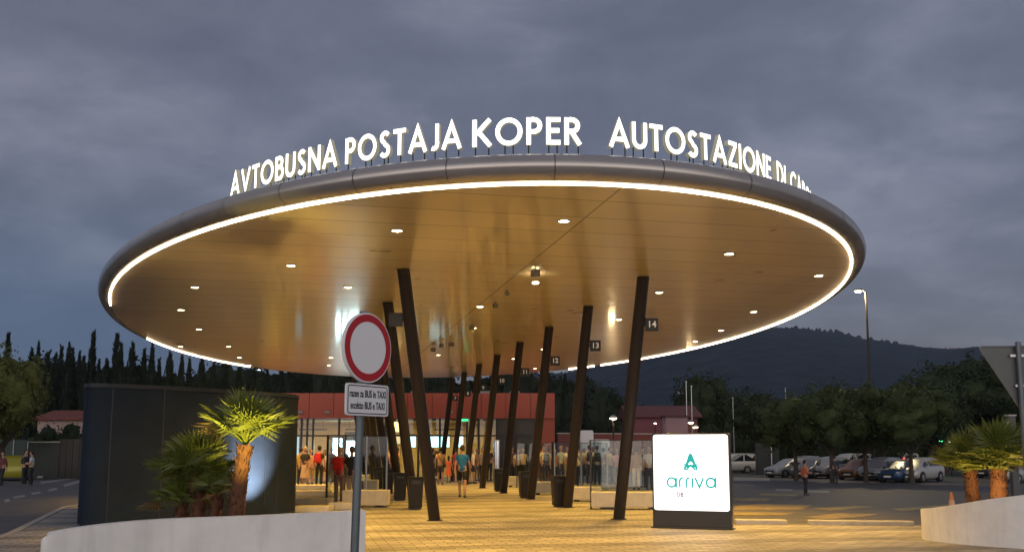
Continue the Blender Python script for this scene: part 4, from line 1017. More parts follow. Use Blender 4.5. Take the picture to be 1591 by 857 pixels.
# ---------------------------------------------------------------- trees
def leaf_mat(name, c):
    return mat(name, c, 0.7, noise=0.45, nscale=0.9, spec=0.2)
M_bark = mat('bark', (.06, .045, .035), .95, noise=.3, nscale=6, bump=.5, bscale=20)
M_cyp = leaf_mat('cypress_leaf', (.010, .017, .010)); M_olv = leaf_mat('tree_leaf', (.036, .052, .015)); M_drk = leaf_mat('dark_leaf', (.016, .027, .012)); M_mid = leaf_mat('mid_leaf', (.034, .050, .016))
def leaves(mb, rg, lobes, n, size, core=.74):
    for (c, r) in lobes:
        # an uneven inner mass that closes the crown
        seg = 12; P = []; K = 8
        off = [rg.random() * 6 for _ in range(3)]
        for i in range(K + 1):
            a = -pi / 2 + pi * i / K
            for k in range(seg):
                t = 2 * pi * k / seg; q = core * (1 + .16 * sin(3 * t + off[0]) * cos(2 * a + off[1]) + rg.uniform(-.07, .07))
                P.append((c[0] + r[0] * q * cos(a) * cos(t), c[1] + r[1] * q * cos(a) * sin(t), c[2] + r[2] * q * sin(a)))
        mb.poly(P, [(i * seg + k, i * seg + (k + 1) % seg, (i + 1) * seg + (k + 1) % seg, (i + 1) * seg + k) for i in range(K) for k in range(seg)])
    vol = [l[1][0] * l[1][1] * l[1][2] for l in lobes]; T = sum(v ** .667 for v in vol)
    for (c, r), v in zip(lobes, vol):
        m = int(n * v ** .667 / T)
        clumps = []
        for _ in range(max(6, m // 22)):
            d = Vector((rg.gauss(0, 1), rg.gauss(0, 1), rg.gauss(0, 1))).normalized(); q = rg.uniform(.72, 1.06)
            clumps.append(Vector((c[0] + d.x * r[0] * q, c[1] + d.y * r[1] * q, c[2] + d.z * r[2] * q)))
        cr = size * 2.0
        for i in range(m):
            p = clumps[i % len(clumps)] + Vector((rg.gauss(0, cr), rg.gauss(0, cr), rg.gauss(0, cr * .7)))
            a = Vector((rg.gauss(0, 1), rg.gauss(0, 1), rg.gauss(0, 1))).normalized(); b = a.cross(Vector((rg.gauss(0, 1), rg.gauss(0, 1), rg.gauss(0, 1)))).normalized()
            s = size * rg.uniform(.6, 1.3)
            mb.poly([p - a * s, p + b * s * .5, p + a * s, p - b * s * .5], [(0, 1, 2, 3)])
def trunk_mesh(rg, h, r, spread, n=6, lean=0.0):
    mb = MB(); hh = h
    mb.tube([(0, 0, -.3), (lean * .3, 0, hh * .4), (lean, 0, hh)], [r * 1.25, r, r * .75], 10)
    for i in range(n):
        a = 2 * pi * i / n + rg.random(); l = spread * rg.uniform(.6, 1)
        mb.tube([(lean, 0, hh * .93), (lean + cos(a) * l * .45, sin(a) * l * .45, hh + l * .45), (lean + cos(a) * l, sin(a) * l, hh + l * .75)], [r * .55, r * .35, r * .12], 6)
    return mb
def tree(px, D, top, rad, trunk_h, trunk_r, m, label, n=2600, size=.16, lobes=9, grp=None, seed=0, zb=None, flat=.75, name='leafy_tree'):
    rg = random.Random(seed * 7 + int(px)); x = (px - 795.5) / F * D; z = road_z(x, D)
    t = thing(name, label, 'tree', (x, D, z), 0, grp); H = EYE - z + (699 - top) / F * D
    ch = H - trunk_h; cz = trunk_h + ch * .5
    L_ = [((0, 0, cz), (rad * .72, rad * .72, ch * .5))]
    for i in range(lobes):
        a = 2.4 * i + rg.random(); q = rad * rg.uniform(.42, .68); zz_ = cz + ch * rg.uniform(-.30, .30) * (1 if i % 3 else .2)
        L_.append(((cos(a) * q, sin(a) * q, zz_), (rad * rg.uniform(.30, .46), rad * rg.uniform(.30, .46), ch * rg.uniform(.16, .26))))
    mb = MB(); leaves(mb, rg, L_, n, size); mb.build('crown', m, t)
    trunk_mesh(rg, trunk_h, trunk_r, rad * .5).build('trunk', M_bark, t, smooth=True)
    return t
# parking-lot trees
G2 = 'round-headed trees along the car park'
for i, (px, D, top, rad, lb) in enumerate([(1232, 70, 610, 2.7, 'round-headed car park tree nearest the advertising totem'), (1287, 66, 598, 2.8, 'round-headed car park tree above the silver cars'), (1339, 67, 597, 2.7, 'round-headed car park tree just left of the tall lamp post foot'), (1366, 73, 602, 2.6, 'slim pale-trunked car park tree, second from the right of its row'), (1409, 64, 598, 2.9, 'rightmost round-headed car park tree in front of the blue car')]):
    tree(px, D, top - 3, rad * 1.05, 1.95, .16, M_mid if i % 2 else M_olv, lb, 5200, .12, 13, G2, i)
# darker trees farther away on the right
G3 = 'tall dark trees beyond the car park'
for i, (px, D, top, rad, lb) in enumerate([(1190, 95, 628, 4.0, 'dark tree between the totem and the car park trees'), (1462, 92, 572, 5.2, 'tall dark tree left of the highest one at the right edge'), (1515, 96, 556, 6.0, 'highest dark broad tree at the right behind the palms'), (1575, 88, 566, 5.2, 'dark broad tree behind the back of the triangular sign'), (1640, 92, 570, 5.6, 'dark tree cut by the right edge of the frame'),
        (1440, 84, 606, 3.8, 'lower dark tree above the green traffic light')]):
    tree(px, D, top - 10, rad, 2.2, .3, M_drk, lb, 6000, .19, 14, G3, i + 20)
G4 = 'dark trees behind the red house'
for i, (px, D, top, rad, lb) in enumerate([(884, 112, 596, 4.2, 'dark tree just right of the red building corner'), (925, 116, 603, 4.4, 'dark tree above the small white truck'), (968, 125, 626, 4.0, 'dark tree behind the front right column'), (1082, 108, 573, 3.6, 'tallest dark tree behind the twin flagpoles'), (1112, 112, 588, 4.2, 'dark tree behind the totem, right of the twin flagpoles'), (1150, 118, 600, 4.6, 'dark tree behind the thin pole right of the totem'), (1060, 118, 640, 4.0, 'low dark tree above the left part of the totem')]):
    tree(px, D, top, rad, 2.2, .28, M_drk, lb, 3000, .2, 9, G4, i + 40)
# left: large olive-green tree, bushes
tree(8, 63, 540, 2.9, 2.0, .3, leaf_mat('olive_leaf', (.075, .085, .022)), 'large olive-green tree at the left edge', 9000, .13, 16, None, 61)
tree(78, 72, 655, 1.5, .4, .1, M_drk, 'small round bush in front of the pink house', 1200, .12, 5, None, 62, name='bush')
tree(114, 68, 652, 1.2, 1.0, .1, M_drk, 'small dark umbrella-shaped tree by the pale panel fence', 900, .10, 6, None, 63)
# cypresses
def cypress_mesh(rg, H, R):
    mb = MB(); seg = 10; K = 16; P = []
    def rad(t): return R * (min(1, t / .12) ** .6) * (1 - max(0, (t - .12) / .88) ** 1.35) ** .9 + .03
    for i in range(K + 1):
        t = i / K
        for k in range(seg):
            a = 2 * pi * k / seg; r = rad(t) * .78 * (1 + rg.uniform(-.14, .14)); P.append((r * cos(a), r * sin(a), H * (.05 + .93 * t)))
    mb.poly(P, [(i * seg + k, i * seg + (k + 1) % seg, (i + 1) * seg + (k + 1) % seg, (i + 1) * seg + k) for i in range(K) for k in range(seg)])
    for i in range(950):
        t = rg.random() ** .9; a = rg.random() * 2 * pi; r = rad(t) * rg.uniform(.75, 1.08); z = H * (.05 + .93 * t)
        p = Vector((r * cos(a), r * sin(a), z)); u_ = Vector((cos(a) * .35 + rg.gauss(0, .2), sin(a) * .35 + rg.gauss(0, .2), 1)).normalized(); b = u_.cross(Vector((rg.gauss(0, 1), rg.gauss(0, 1), 0))).normalized(); s = rg.uniform(.18, .42)
        mb.poly([p - b * s * .25, p + b * s * .25, p + u_ * s], [(0, 1, 2)])
    return mb
rg = random.Random(5); protos = []
for v in range(4):
    t = thing('cypress_tree', 'cypress', 'tree'); cypress_mesh(rg, 10, (.85, 1.05, .70, 1.3)[v]).build('crown', M_cyp, t)
    mb = MB(); mb.tube([(0, 0, -.4), (0, 0, 1.0)], [.16, .13], 8); mb.build('trunk', M_bark, t); protos.append(t)
CY_ = [(8, 515, 2), (46, 540, 1), (56, 530, 0), (72, 545, 2), (84, 548, 0), (92, 536, 2), (104, 532, 0), (110, 540, 0), (121, 545, 0), (128, 552, 3), (141, 513, 2), (152, 558, 1), (164, 556, 3), (178, 516, 2), (185, 532, 0), (203, 530, 3), (222, 541, 0), (234, 531, 1), (246, 556, 2), (262, 545, 3), (281, 551, 1), (293, 556, 0), (312, 553, 3), (331, 560, 1), (350, 563, 0), (371, 566, 3), (394, 568, 1), (415, 570, 0), (436, 569, 3), (458, 572, 1), (482, 574, 0), (505, 575, 3), (640, 578, 1), (668, 580, 0), (700, 580, 3), (738, 579, 1), (770, 577, 0), (800, 574, 3), (826, 573, 1), (852, 575, 0), (878, 580, 3)]
ORD = 'first second third fourth fifth sixth seventh eighth ninth tenth eleventh twelfth thirteenth fourteenth fifteenth sixteenth seventeenth eighteenth nineteenth twentieth'.split()
def ordn(i):
    if i < 20: return ORD[i]
    return ('twenty-' if i < 30 else 'thirty-' if i < 40 else 'forty-') + ORD[(i - 20) % 10] if i not in (29, 39) else ('thirtieth' if i == 29 else 'fortieth')
used = set()
look = ['slender dark cypress', 'medium dark cypress', 'thin needle-like cypress', 'broad dark cypress']
for i, (px, top, v) in enumerate(CY_):
    D = 84 + (i * 37 % 11); o = protos[v] if v not in used else copy_tree(protos[v]); used.add(v)
    x = (px - 795.5) / F * D; H = 1.9 + (699 - top) / F * D
    o.location = (x, D, -.3); o.scale = (H / 10 * .72 * (1 + .2 * sin(i * 2.1)), H / 10 * .72, H / 10); o.rotation_euler = (0, 0, i * 1.7)
    o['group'] = 'cypress trees in a long row behind the station'
    o['label'] = f"{look[v]}, {ordn(i)} from the left in the row behind the station" if i < 32 else f"{look[v]} behind the red fascia, {ordn(len(CY_) - 1 - i)} from the right end of the row"
# dense wood behind and below the cypresses
rg = random.Random(9); mb = MB(); Lb = []
for i in range(46):
    px = -60 + i * 21.5 + rg.uniform(-6, 6); D = 100 + rg.uniform(-4, 9); top = 566 + 18 * sin(i * .9) * rg.random() + (px > 150) * 6 + (px > 600) * 8
    x = (px - 795.5) / F * D; H = 1.9 + (699 - top) / F * D; Lb.append(((x, D, H * .5 - .3), (rg.uniform(1.9, 3.0), 2.4, H * .52)))
leaves(mb, rg, Lb, 24000, .26, .86); tag(mb.build('woodland', M_cyp), kind='stuff')
rg = random.Random(19); mb = MB(); Lb = []
for i in range(44):
    px = 840 + i * 20; D = 104 + rg.uniform(-3, 8) + (px > 1180) * 8; top = 652 + rg.uniform(-9, 9) - 30 * (px < 930)
    x = (px - 795.5) / F * D; H = 2.1 + (699 - top) / F * D; Lb.append(((x, D, H * .42 - .6), (rg.uniform(1.6, 2.6), 2.2, H * .6)))
leaves(mb, rg, Lb, 15000, .24, .86); tag(mb.build('undergrowth', M_drk), kind='stuff')

# ---------------------------------------------------------------- vehicles
M_tyre = mat('tyre', (.015, .015, .015), .85); M_rimw = mat('wheel_rim', (.35, .36, .37), .35, metal=.8); M_cglass = mat('car_glass', (.015, .018, .022), .06, spec=.8)
M_hl = mat('headlight', (.6, .62, .65), .12, spec=.8); M_tl = mat('tail_light', (.35, .01, .01), .3); M_tlon = mat('tail_light_on', (.5, .01, .01), .3, emis=(1, .05, .04), es=4)
def car(loc_, heading, kind, color, label, group='cars parked and stopped around the station', lit=False, cat='car'):
    """heading in degrees: 0 = nose to the right, 90 = nose away"""
    name = {'van': 'small_van', 'suv': 'parked_car', 'hatch': 'parked_car', 'truck': 'small_truck'}[kind]
    t = thing(name, label, cat, loc_, radians(heading), group)
    pm = mat('paint_%d_%d_%d' % tuple(int(c * 255) for c in color), color, .28, metal=.15, spec=.6)
    # stations along x: (x, z_low, z_belt, z_top, half_low, half_top)
    if kind == 'hatch':
        Ln = 4.2; ST_ = [(-2.1, .38, .80, .82, .70, .66), (-2.02, .22, .92, .98, .84, .70), (-1.82, .20, .95, 1.22, .87, .62), (-1.35, .20, .96, 1.44, .88, .58), (-.5, .18, .95, 1.49, .88, .60), (.15, .18, .93, 1.46, .88, .60), (.55, .18, .92, 1.30, .88, .62), (1.1, .20, .90, .95, .87, .74), (1.75, .22, .78, .82, .84, .72), (2.02, .26, .66, .70, .76, .66), (2.1, .34, .58, .60, .66, .60)]; gl = (2, 7); ax_ = (-1.28, 1.28); rw = .31
    elif kind == 'suv':
        Ln = 4.4; ST_ = [(-2.2, .42, .90, .92, .74, .70), (-2.12, .28, 1.02, 1.08, .88, .74), (-1.98, .26, 1.06, 1.42, .90, .66), (-1.5, .26, 1.06, 1.62, .91, .64), (-.5, .24, 1.05, 1.66, .91, .64), (.25, .24, 1.03, 1.62, .91, .64), (.75, .24, 1.02, 1.40, .91, .66), (1.25, .26, 1.0, 1.05, .90, .78), (1.85, .28, .90, .94, .88, .76), (2.12, .32, .76, .80, .80, .70), (2.2, .40, .66, .68, .70, .64)]; gl = (2, 7); ax_ = (-1.35, 1.35); rw = .35
    else:
        Ln = 4.4; ST_ = [(-2.2, .40, 1.04, 1.66, .84, .72), (-2.17, .26, 1.06, 1.80, .90, .78), (-1.9, .24, 1.06, 1.84, .92, .80), (-1.1, .24, 1.06, 1.85, .92, .80), (-.1, .22, 1.05, 1.84, .92, .78), (.6, .22, 1.04, 1.78, .92, .76), (1.05, .22, 1.04, 1.55, .92, .74), (1.5, .24, 1.02, 1.10, .91, .80), (1.95, .26, .92, .96, .88, .76), (2.13, .30, .78, .82, .80, .70), (2.2, .38, .66, .68, .70, .64)]; gl = (1, 7); ax_ = (-1.38, 1.40); rw = .33
    def ring(s):
        x, zl, zb, zt, wl, wt = s
        h = [(0, zl), (wl * .86, zl), (wl * .98, zl + .10), (wl, (zl + zb) / 2), (wl * .975, zb - .01), (wl * .955, zb + .02 if zt > zb + .1 else zb + .005), (wt + .025, zt - .07 if zt > zb + .1 else zt - .01), (wt - .07, zt - .005), (wt * .5, zt + .012), (0, zt + .015)]
        return [(x, -y, z) for y, z in h] + [(x, y, z) for y, z in reversed(h[1:-1])]
    R_ = [ring(s) for s in ST_]; n = len(R_[0]); mb = MB()
    P = [p for r in R_ for p in r]; mb.poly(P, [(i * n + k, (i + 1) * n + k, (i + 1) * n + (k + 1) % n, i * n + (k + 1) % n) for i in range(len(R_) - 1) for k in range(n)] + [tuple(range(n)), tuple((len(R_) - 1) * n + k for k in range(n - 1, -1, -1))])
    body = mb.build('car_body', pm, t, smooth=True, sharp=48)
    def V_(i, k): return Vector(R_[i][k])
    # glazing: panes set 6 mm proud of the body
    def pane(qs, nm, m=M_cglass, ins=.06, parent=t):
        c = sum(qs, Vector()) / len(qs); nr = (qs[1] - qs[0]).cross(qs[2] - qs[0]).normalized()
        mid = Vector((0, 0, .8))
        if nr.dot(c - mid) < 0: nr = -nr
        Q = [q + (c - q) * ins + nr * .008 for q in qs]; mb = MB(); mb.poly(Q, [tuple(range(len(Q)))]); return mb.build(nm, m, parent)
    side = [(5, 6), (n - 5, n - 6)]
    for (kb, kt) in side:
        a, b = gl
        grp_ = [(a, 3), (3, 5), (5, b)] if kind != 'van' else [(1, 3), (3, 5), (5, 7)]
        for (i0, i1) in grp_:
            qs = [V_(i, kb) for i in range(i0, i1 + 1)] + [V_(i, kt) for i in range(i1, i0 - 1, -1)]
            c = sum(qs, Vector()) / len(qs); sg = 1 if c.y > 0 else -1
            Q = [Vector((q.x + (c.x - q.x) * .06, q.y + sg * .008, q.z + (c.z - q.z) * .12)) for q in qs]
            mb = MB(); mb.poly(Q, [tuple(range(len(Q)))]); mb.build('side_window', M_cglass, t)
    w0 = 5 if kind != 'van' else 5
    pane([V_(7, 6), V_(w0, 7), V_(w0, n - 7), V_(7, n - 6)], 'windscreen', ins=.05)
    if kind == 'van': 
        mb = MB(); mb.poly([(-2.19, -.66, 1.12), (-2.19, .66, 1.12), (-2.195, .60, 1.62), (-2.195, -.60, 1.62)], [(0, 1, 2, 3)]); 
        mb.v = [(v[0] - .012, v[1], v[2]) for v in mb.v]; mb.build('rear_window', M_cglass, t)
    else: pane([V_(2, 6), V_(3, 7), V_(3, n - 7), V_(2, n - 6)], 'rear_window', ins=.05) ; 
    for sx in ax_:
        for sy in (-1, 1):
            wy = ST_[4][4] - .07
            mb = MB(); mb.tube([(sx, sy * (wy - .12), rw), (sx, sy * (wy + .085), rw)], [rw * 1.13, rw * 1.13], 22); mb.build('wheel_arch', M_black, t)
            mb = MB(); mb.tube([(sx, sy * (wy - .1), rw), (sx, sy * (wy + .06), rw), (sx, sy * (wy + .10), rw)], [rw, rw, rw * .9], 22); wh = mb.build('wheel', M_tyre, t, smooth=True)
            mb = MB(); mb.tube([(sx, sy * (wy + .09), rw), (sx, sy * (wy + .106), rw)], [rw * .66, rw * .6], 12); mb.build('rim', M_rimw, wh)
    fz = ST_[-2][2] - .02
    for sy in (-1, 1):
        mb = MB(); mb.ball((Ln / 2 - .14, sy * (ST_[-3][4] - .20), fz + .02), .12, 10, 6, (1.0, 1.25, .62)); mb.build('headlight', M_hl, t, smooth=True)
        mb = MB(); mb.box((-Ln / 2 + .05, sy * (ST_[1][4] - .12), ST_[1][2] - .06 + (.12 if kind == 'van' else 0)), (.14, .15, .17 if kind != 'van' else .42)); mb.build('tail_light', M_tlon if lit else M_tl, t, bevel=.02)
        mb = MB(); mb.box((.78, sy * (ST_[4][4] + .07), ST_[4][2] + .03), (.12, .16, .11)); mb.build('wing_mirror', pm, t, bevel=.02)
    mb = MB(); mb.box((Ln / 2 - .012, 0, .50), (.05, .95, .16)); mb.build('grille', M_black, t, bevel=.01)
    mb = MB(); mb.box((Ln / 2 + .018, 0, .40), (.015, .5, .11)); mb.build('number_plate', M_white, t)
    mb = MB(); mb.box((0, 0, .20), (Ln * .9, 1.5, .12)); mb.build('underbody', M_black, t)
    return t
def cp(px, py): return pr_(px, py)
WHT, SIL, GRY, BLU, DKG = (.44, .44, .44), (.24, .25, .27), (.13, .14, .15), (.03, .07, .16), (.05, .05, .055)
car(cp(1248, 737), 214, 'suv', (.16, .17, .19), 'dark silver car, roof showing between the first two car park trunks')
car(cp(1354, 741), 223, 'hatch', (.20, .21, .22), 'mid-grey hatchback just right of the brown hatchback')
car(cp(1388, 742), 222, 'hatch', (.30, .31, .33), 'pale silver hatchback between the two rightmost trunks')
car(cp(1422, 742), 218, 'hatch', (.10, .10, .11), 'charcoal hatchback behind the white estate car')
car(cp(1136, 734), 178, 'van', WHT, 'white small van driving left just beside the totem')
car(cp(1228, 741), 206, 'hatch', (.30, .31, .33), 'silver hatchback parked under the first car park tree with its nose left')
car(cp(1264, 742), 222, 'hatch', GRY, 'dark grey hatchback behind the woman in orange')
car(cp(1290, 742), 224, 'suv', (.28, .29, .31), 'silver estate car right of the woman in orange')
car(cp(1322, 735), 215, 'van', (.34, .34, .34), 'tall pale van roof showing behind the parked cars')
car(cp(1336, 744), 226, 'hatch', (.24, .11, .05), 'brown hatchback between two tree trunks')
car(cp(1372, 745), 222, 'suv', (.36, .37, .38), 'light grey car behind the slim pale tree trunk')
car(cp(1404, 748), 220, 'hatch', BLU, 'dark blue car beside the rightmost car park trunk')
car(cp(1404, 729), 90, 'van', (.5, .5, .52), 'white van seen from behind with a red tail light glowing', lit=True)
car(cp(1428, 748), 223, 'suv', WHT, 'white estate car just left of the right palms')
car(cp(1588, 749), 200, 'hatch', (.3, .32, .34), 'grey car at the right edge behind the palms')
car(cp(1556, 742), 205, 'suv', DKG, 'dark car between the palms and the right edge')
car(cp(22, 745), 112, 'hatch', (.28, .26, .02), 'yellow-green patrol car behind the two officers')
car(cp(993, 737), 88, 'van', (.55, .55, .56), 'white van seen from behind beside the woman in the camel jacket')
car(cp(957, 737), 180, 'van', (.22, .25, .27), 'grey-blue van behind the glass next to the low lamp')
# small truck with a cab and a stepped white box
tp = atD(915, 64); tp.z = road_z(tp.x, tp.y); t = thing('small_truck', 'white truck with a stepped box body behind the waiting people', 'truck', tp, 0); t.scale = (1.0, 1.0, 1.17)
sc_ = tp.y / F
mb = MB(); mb.box((-.25, 0, 2.05), (.95, 1.8, 1.55), 0, .93); mb.build('high_box', M_white, t, bevel=.08)
mb = MB(); mb.box((.75, 0, 1.80), (1.05, 1.75, 1.05), 0, .93); mb.build('low_box', M_white, t, bevel=.08)
mb = MB(); mb.box((.28, 0, .98), (2.3, 1.8, .55)); mb.build('chassis', M_black, t, bevel=.03)
for sx in (-.5, 1.0):
    for sy in (-1, 1): mb = MB(); mb.tube([(sx, sy * .6, .42), (sx, sy * .88, .42)], .42, 18); mb.build('wheel', M_tyre, t)

# ---------------------------------------------------------------- houses, walls, fences
M_tile = mat('roof_tile', (.17, .045, .032), .8, noise=.2, nscale=2, bump=.4, bscale=8); M_pink = mat('pink_render', (.34, .25, .23), .85, noise=.08, nscale=1)
M_cream = mat('cream_render', (.40, .34, .30), .85)
def house(px0, px1, D, eave, ridge_, label, wallm, roofm, wins, depth=8, name='house', grp=None):
    x0, x1 = (px0 - 795.5) / F * D, (px1 - 795.5) / F * D; z0 = road_z((x0 + x1) / 2, D) - .3; he = EYE + (699 - eave) / F * D; hr = EYE + (699 - ridge_) / F * D
    t = thing(name, label, 'house', ((x0 + x1) / 2, D + depth / 2, z0), 0, grp); w = x1 - x0; he -= z0; hr -= z0
    mb = MB(); mb.box((0, 0, he / 2), (w, depth, he)); mb.build('wall', wallm, t)
    o = .4; mb = MB(); mb.poly([(-w / 2 - o, -depth / 2 - o, he), (w / 2 + o, -depth / 2 - o, he), (w / 2 + o, depth / 2 + o, he), (-w / 2 - o, depth / 2 + o, he), (-w / 2 - o, 0, hr), (w / 2 + o, 0, hr), (-w / 2 - o, -depth / 2 - o, he - .15), (w / 2 + o, -depth / 2 - o, he - .15), (w / 2 + o, depth / 2 + o, he - .15), (-w / 2 - o, depth / 2 + o, he - .15)],
                              [(0, 1, 5, 4), (2, 3, 4, 5), (1, 2, 5), (3, 0, 4), (6, 7, 1, 0), (7, 8, 2, 1), (8, 9, 3, 2), (9, 6, 0, 3)])
    mb.build('roof', roofm, t)
    for wx, wz, ww, wh in wins:
        mb = MB(); mb.box((wx * w, -depth / 2 - .02, wz), (ww, .08, wh)); f_ = mb.build('window', mat('window_frame', (.4, .36, .32), .7), t)
        mb = MB(); mb.box((wx * w, -depth / 2 - .065, wz), (ww - .16, .01, wh - .16)); mb.build('pane', M_cglass, f_)
    return t
house(62, 150, 79, 650, 635, 'low pink house with red tiled roof left of the dark kiosk', M_pink, M_tile, [(-.2, 2.2, .9, 1.1), (.12, 2.2, .9, 1.1)], 7)
house(978, 1082, 90, 646, 628, 'dusky red house with overhanging roof behind the front right column', mat('dusky_red', (.16, .05, .06), .85, noise=.1, nscale=1), mat('dusk_tile', (.10, .03, .035), .8, noise=.2, nscale=2), [(-.3, 3.4, 1.0, 1.2), (-.02, 3.4, 1.0, 1.2), (-.3, 1.2, 1.0, 1.2)], 7)
p = atD(1045, 86.0); t = thing('annex', 'small pale annex in front of the dusky red house', 'house', (p.x, 85.2, -.7), 0); mb = MB(); mb.box((0, 0, 2.6), (1.9, 2, 5.2)); mb.build('wall', mat('annex_wall', (.30, .18, .19), .8), t); mb = MB(); mb.box((0, -.1, 5.26), (2.2, 2.4, .12)); mb.build('roof', MATS['dusk_tile'], t)
mb = MB(); mb.box((0, -1.02, 3.2), (.6, .06, .9)); mb.build('window', M_cglass, t)
hl = 0
for px, py, D, lb in ((1455, 545, 1500, 'tiny pale house high on the hill ridge, left one'), (1500, 549, 1420, 'tiny pale house high on the hill ridge, right one'), (1041, 611, 900, 'tiny pale house on the dark slope above the twin flagpoles')):
    q = atD(px, D, py); s_ = D / 100
    t = thing('hillside_house', lb, 'house', (q.x, D - 60, q.z * (D - 60) / D)); mb = MB(); mb.box((0, 0, 0), (.7 * s_, .5 * s_, .36 * s_)); mb.build('wall', mat('far_wall', (.34, .33, .35), .8), t)
    mb = MB(); mb.poly([(-.4 * s_, -.3 * s_, .18 * s_), (.4 * s_, -.3 * s_, .18 * s_), (.4 * s_, .3 * s_, .18 * s_), (-.4 * s_, .3 * s_, .18 * s_), (-.4 * s_, 0, .3 * s_), (.4 * s_, 0, .3 * s_)], [(0, 1, 5, 4), (2, 3, 4, 5), (1, 2, 5), (3, 0, 4)]); mb.build('roof', M_tile, t)
def long_wall(px0, px1, D0_, D1_, top0, m, label, name='boundary_wall', cap=True, cat='wall', th=.25):
    a = atD(px0, D0_); b_ = atD(px1, D1_); z0 = min(road_z(a.x, a.y), road_z(b_.x, b_.y)) - .2; h = EYE + (699 - top0) / F * (D0_ + D1_) / 2 - z0
    t = thing(name, label, cat, (a.x, a.y, z0), atan2(b_.y - a.y, b_.x - a.x)); w = (b_ - a).length
    mb = MB(); mb.box((w / 2, 0, h / 2), (w, th, h)); mb.build('panel', m, t)
    if cap: mb = MB(); mb.box((w / 2, 0, h + .03), (w + .05, th + .08, .07)); mb.build('coping', M_conc, t)
    return t, w, h
long_wall(866, 1016, 79, 82, 674, mat('brick_red_wall', (.17, .045, .035), .85, noise=.15, nscale=2), 'long low brick-red wall behind the waiting people')
M_hoard = mat('green_hoarding', (.035, .06, .05), .7, noise=.15, nscale=2)
t, w, h = long_wall(-60, 50, 72, 72, 683, M_hoard, 'green mesh construction fence at the left edge', 'mesh_fence', False, 'fence', .04)
for i in range(6): mb = MB(); mb.tube([(w * i / 5, -.06, 0), (w * i / 5, -.06, h + .05)], .04, 8); mb.build('post', M_steel, t)
long_wall(54, 100, 65, 64, 687, mat('dark_wall', (.045, .05, .045), .85, noise=.15, nscale=2), 'dark grey-green boundary wall behind the officers')
t, w, h = long_wall(100, 140, 64, 62, 682, mat('panel_fence', (.06, .052, .046), .8, noise=.15, nscale=3), 'tall fence of brown panels beside the dark kiosk', 'panel_fence', False, 'fence', .08)
for i in range(5): mb = MB(); mb.box((w * i / 4, -.07, h / 2), (.12, .06, h)); mb.build('post', MATS['panel_fence'], t)
long_wall(1172, 1205, 86, 90, 688, mat('dark_panel', (.03, .035, .04), .7), 'dark blue-grey panel wall behind the white small van', cap=False)
# white kerb line by the left wall
mb = MB(); a = pr_(62, 742); b_ = pr_(132, 732); strip(mb, [a, b_], .35, lambda x, y: road_z(x, y) + .13, None); 
P0 = list(mb.v); mb.poly(P0 + [(v[0], v[1], v[2] - .3) for v in P0], [(0, 1, 5, 4), (1, 2, 6, 5), (2, 3, 7, 6), (3, 0, 4, 7)]); tag(mb.build('kerb', M_kerb), kind='structure')

# ---------------------------------------------------------------- lamps, poles, signals
def pole_thing(name, label, cat, base, h, r, head=None, col_=(1, .75, .4), power=0, es=20, hr=.2, arm=0.0, mat_=None):
    t = thing(name, label, cat, base); mb = MB(); mb.tube([(0, 0, -.2), (0, 0, h * .5), (0, 0, h)], [r, r * .8, r * .55], 10); mb.build('pole', mat_ or M_dark, t, smooth=True)
    if head == 'dome':
        mb = MB(); mb.lathe([(0.001, .16), (hr * .5, .14), (hr, .02), (hr, 0)], (0, 0, h), 16); mb.build('shade', M_steel, t, smooth=True)
        mb = MB(); mb.ball((0, 0, h), hr * .93, 14, 8, (1, 1, .42)); mb.build('bulb', mat('lamp_bulb_%d' % int(es), (1, 1, 1), .5, emis=col_, es=es), t, smooth=True)
        if power: lamp('street_lamp_light', 'POINT', (0, 0, h - .2), power, col_, t, .15)
    if head == 'arm':
        mb = MB(); mb.tube([(0, 0, h - .1), (arm * .5, 0, h + .15), (arm, 0, h + .1)], [.06, .05, .04], 8); mb.build('arm', M_dark, t)
        mb = MB(); mb.box((arm, 0, h + .08), (.7, .3, .14), 0, .8); mb.build('lamp_head', M_dark, t, bevel=.03)
        mb = MB(); mb.ball((arm, 0, h - .0), .2, 12, 7, (1.5, .8, .6)); mb.build('bulb', mat('sodium_bulb', (1, 1, 1), .5, emis=(1, .85, .45), es=25), t, smooth=True)
        lamp('street_lamp_light', 'POINT', (arm, 0, h - .4), power, (1, .78, .4), t, .2)
    return t
b = atD(1352, 80); pole_thing('street_lamp', 'very tall street lamp with a glowing head beside the canopy edge', 'street lamp', (b.x, 80, -.6), atD(1345, 80, 452).z + .6, .14, 'arm', arm=-.62, power=2600)
def small_lamp(px, py, D, hr, es, label, power, c=(1, .72, .38)):
    b = atD(px, D); z = road_z(b.x, D); pole_thing('street_lamp', label, 'street lamp', (b.x, D, z), atD(px, D, py).z - z, .06, 'dome', c, power, es, hr)
small_lamp(952, 649, 47, .19, 9, 'low street lamp with lit dome left of the front right column', 60)
small_lamp(1072, 656, 62, .20, 8, 'low street lamp, upper of the pair above the totem', 60)
small_lamp(1079, 663, 60, .17, 24, 'low street lamp, lower of the pair above the totem', 0)
small_lamp(1017, 657, 85, .13, 21, 'tiny distant street lamp above the left corner of the totem', 0, (1, .95, .85))
def thin_pole(px, top, D, label, r=.045, name='flagpole', cat='pole'):
    b = atD(px, D); z = road_z(b.x, D); h = atD(px, D, top).z - z
    t = thing(name, label, cat, (b.x, D, z)); mb = MB(); mb.tube([(0, 0, -.2), (0, 0, h)], [r * 1.2, r * .7], 8); mb.build('shaft', M_steel, t, smooth=True); mb = MB(); mb.ball((0, 0, h), r * 1.9, 8, 6); mb.build('finial', M_steel, t)
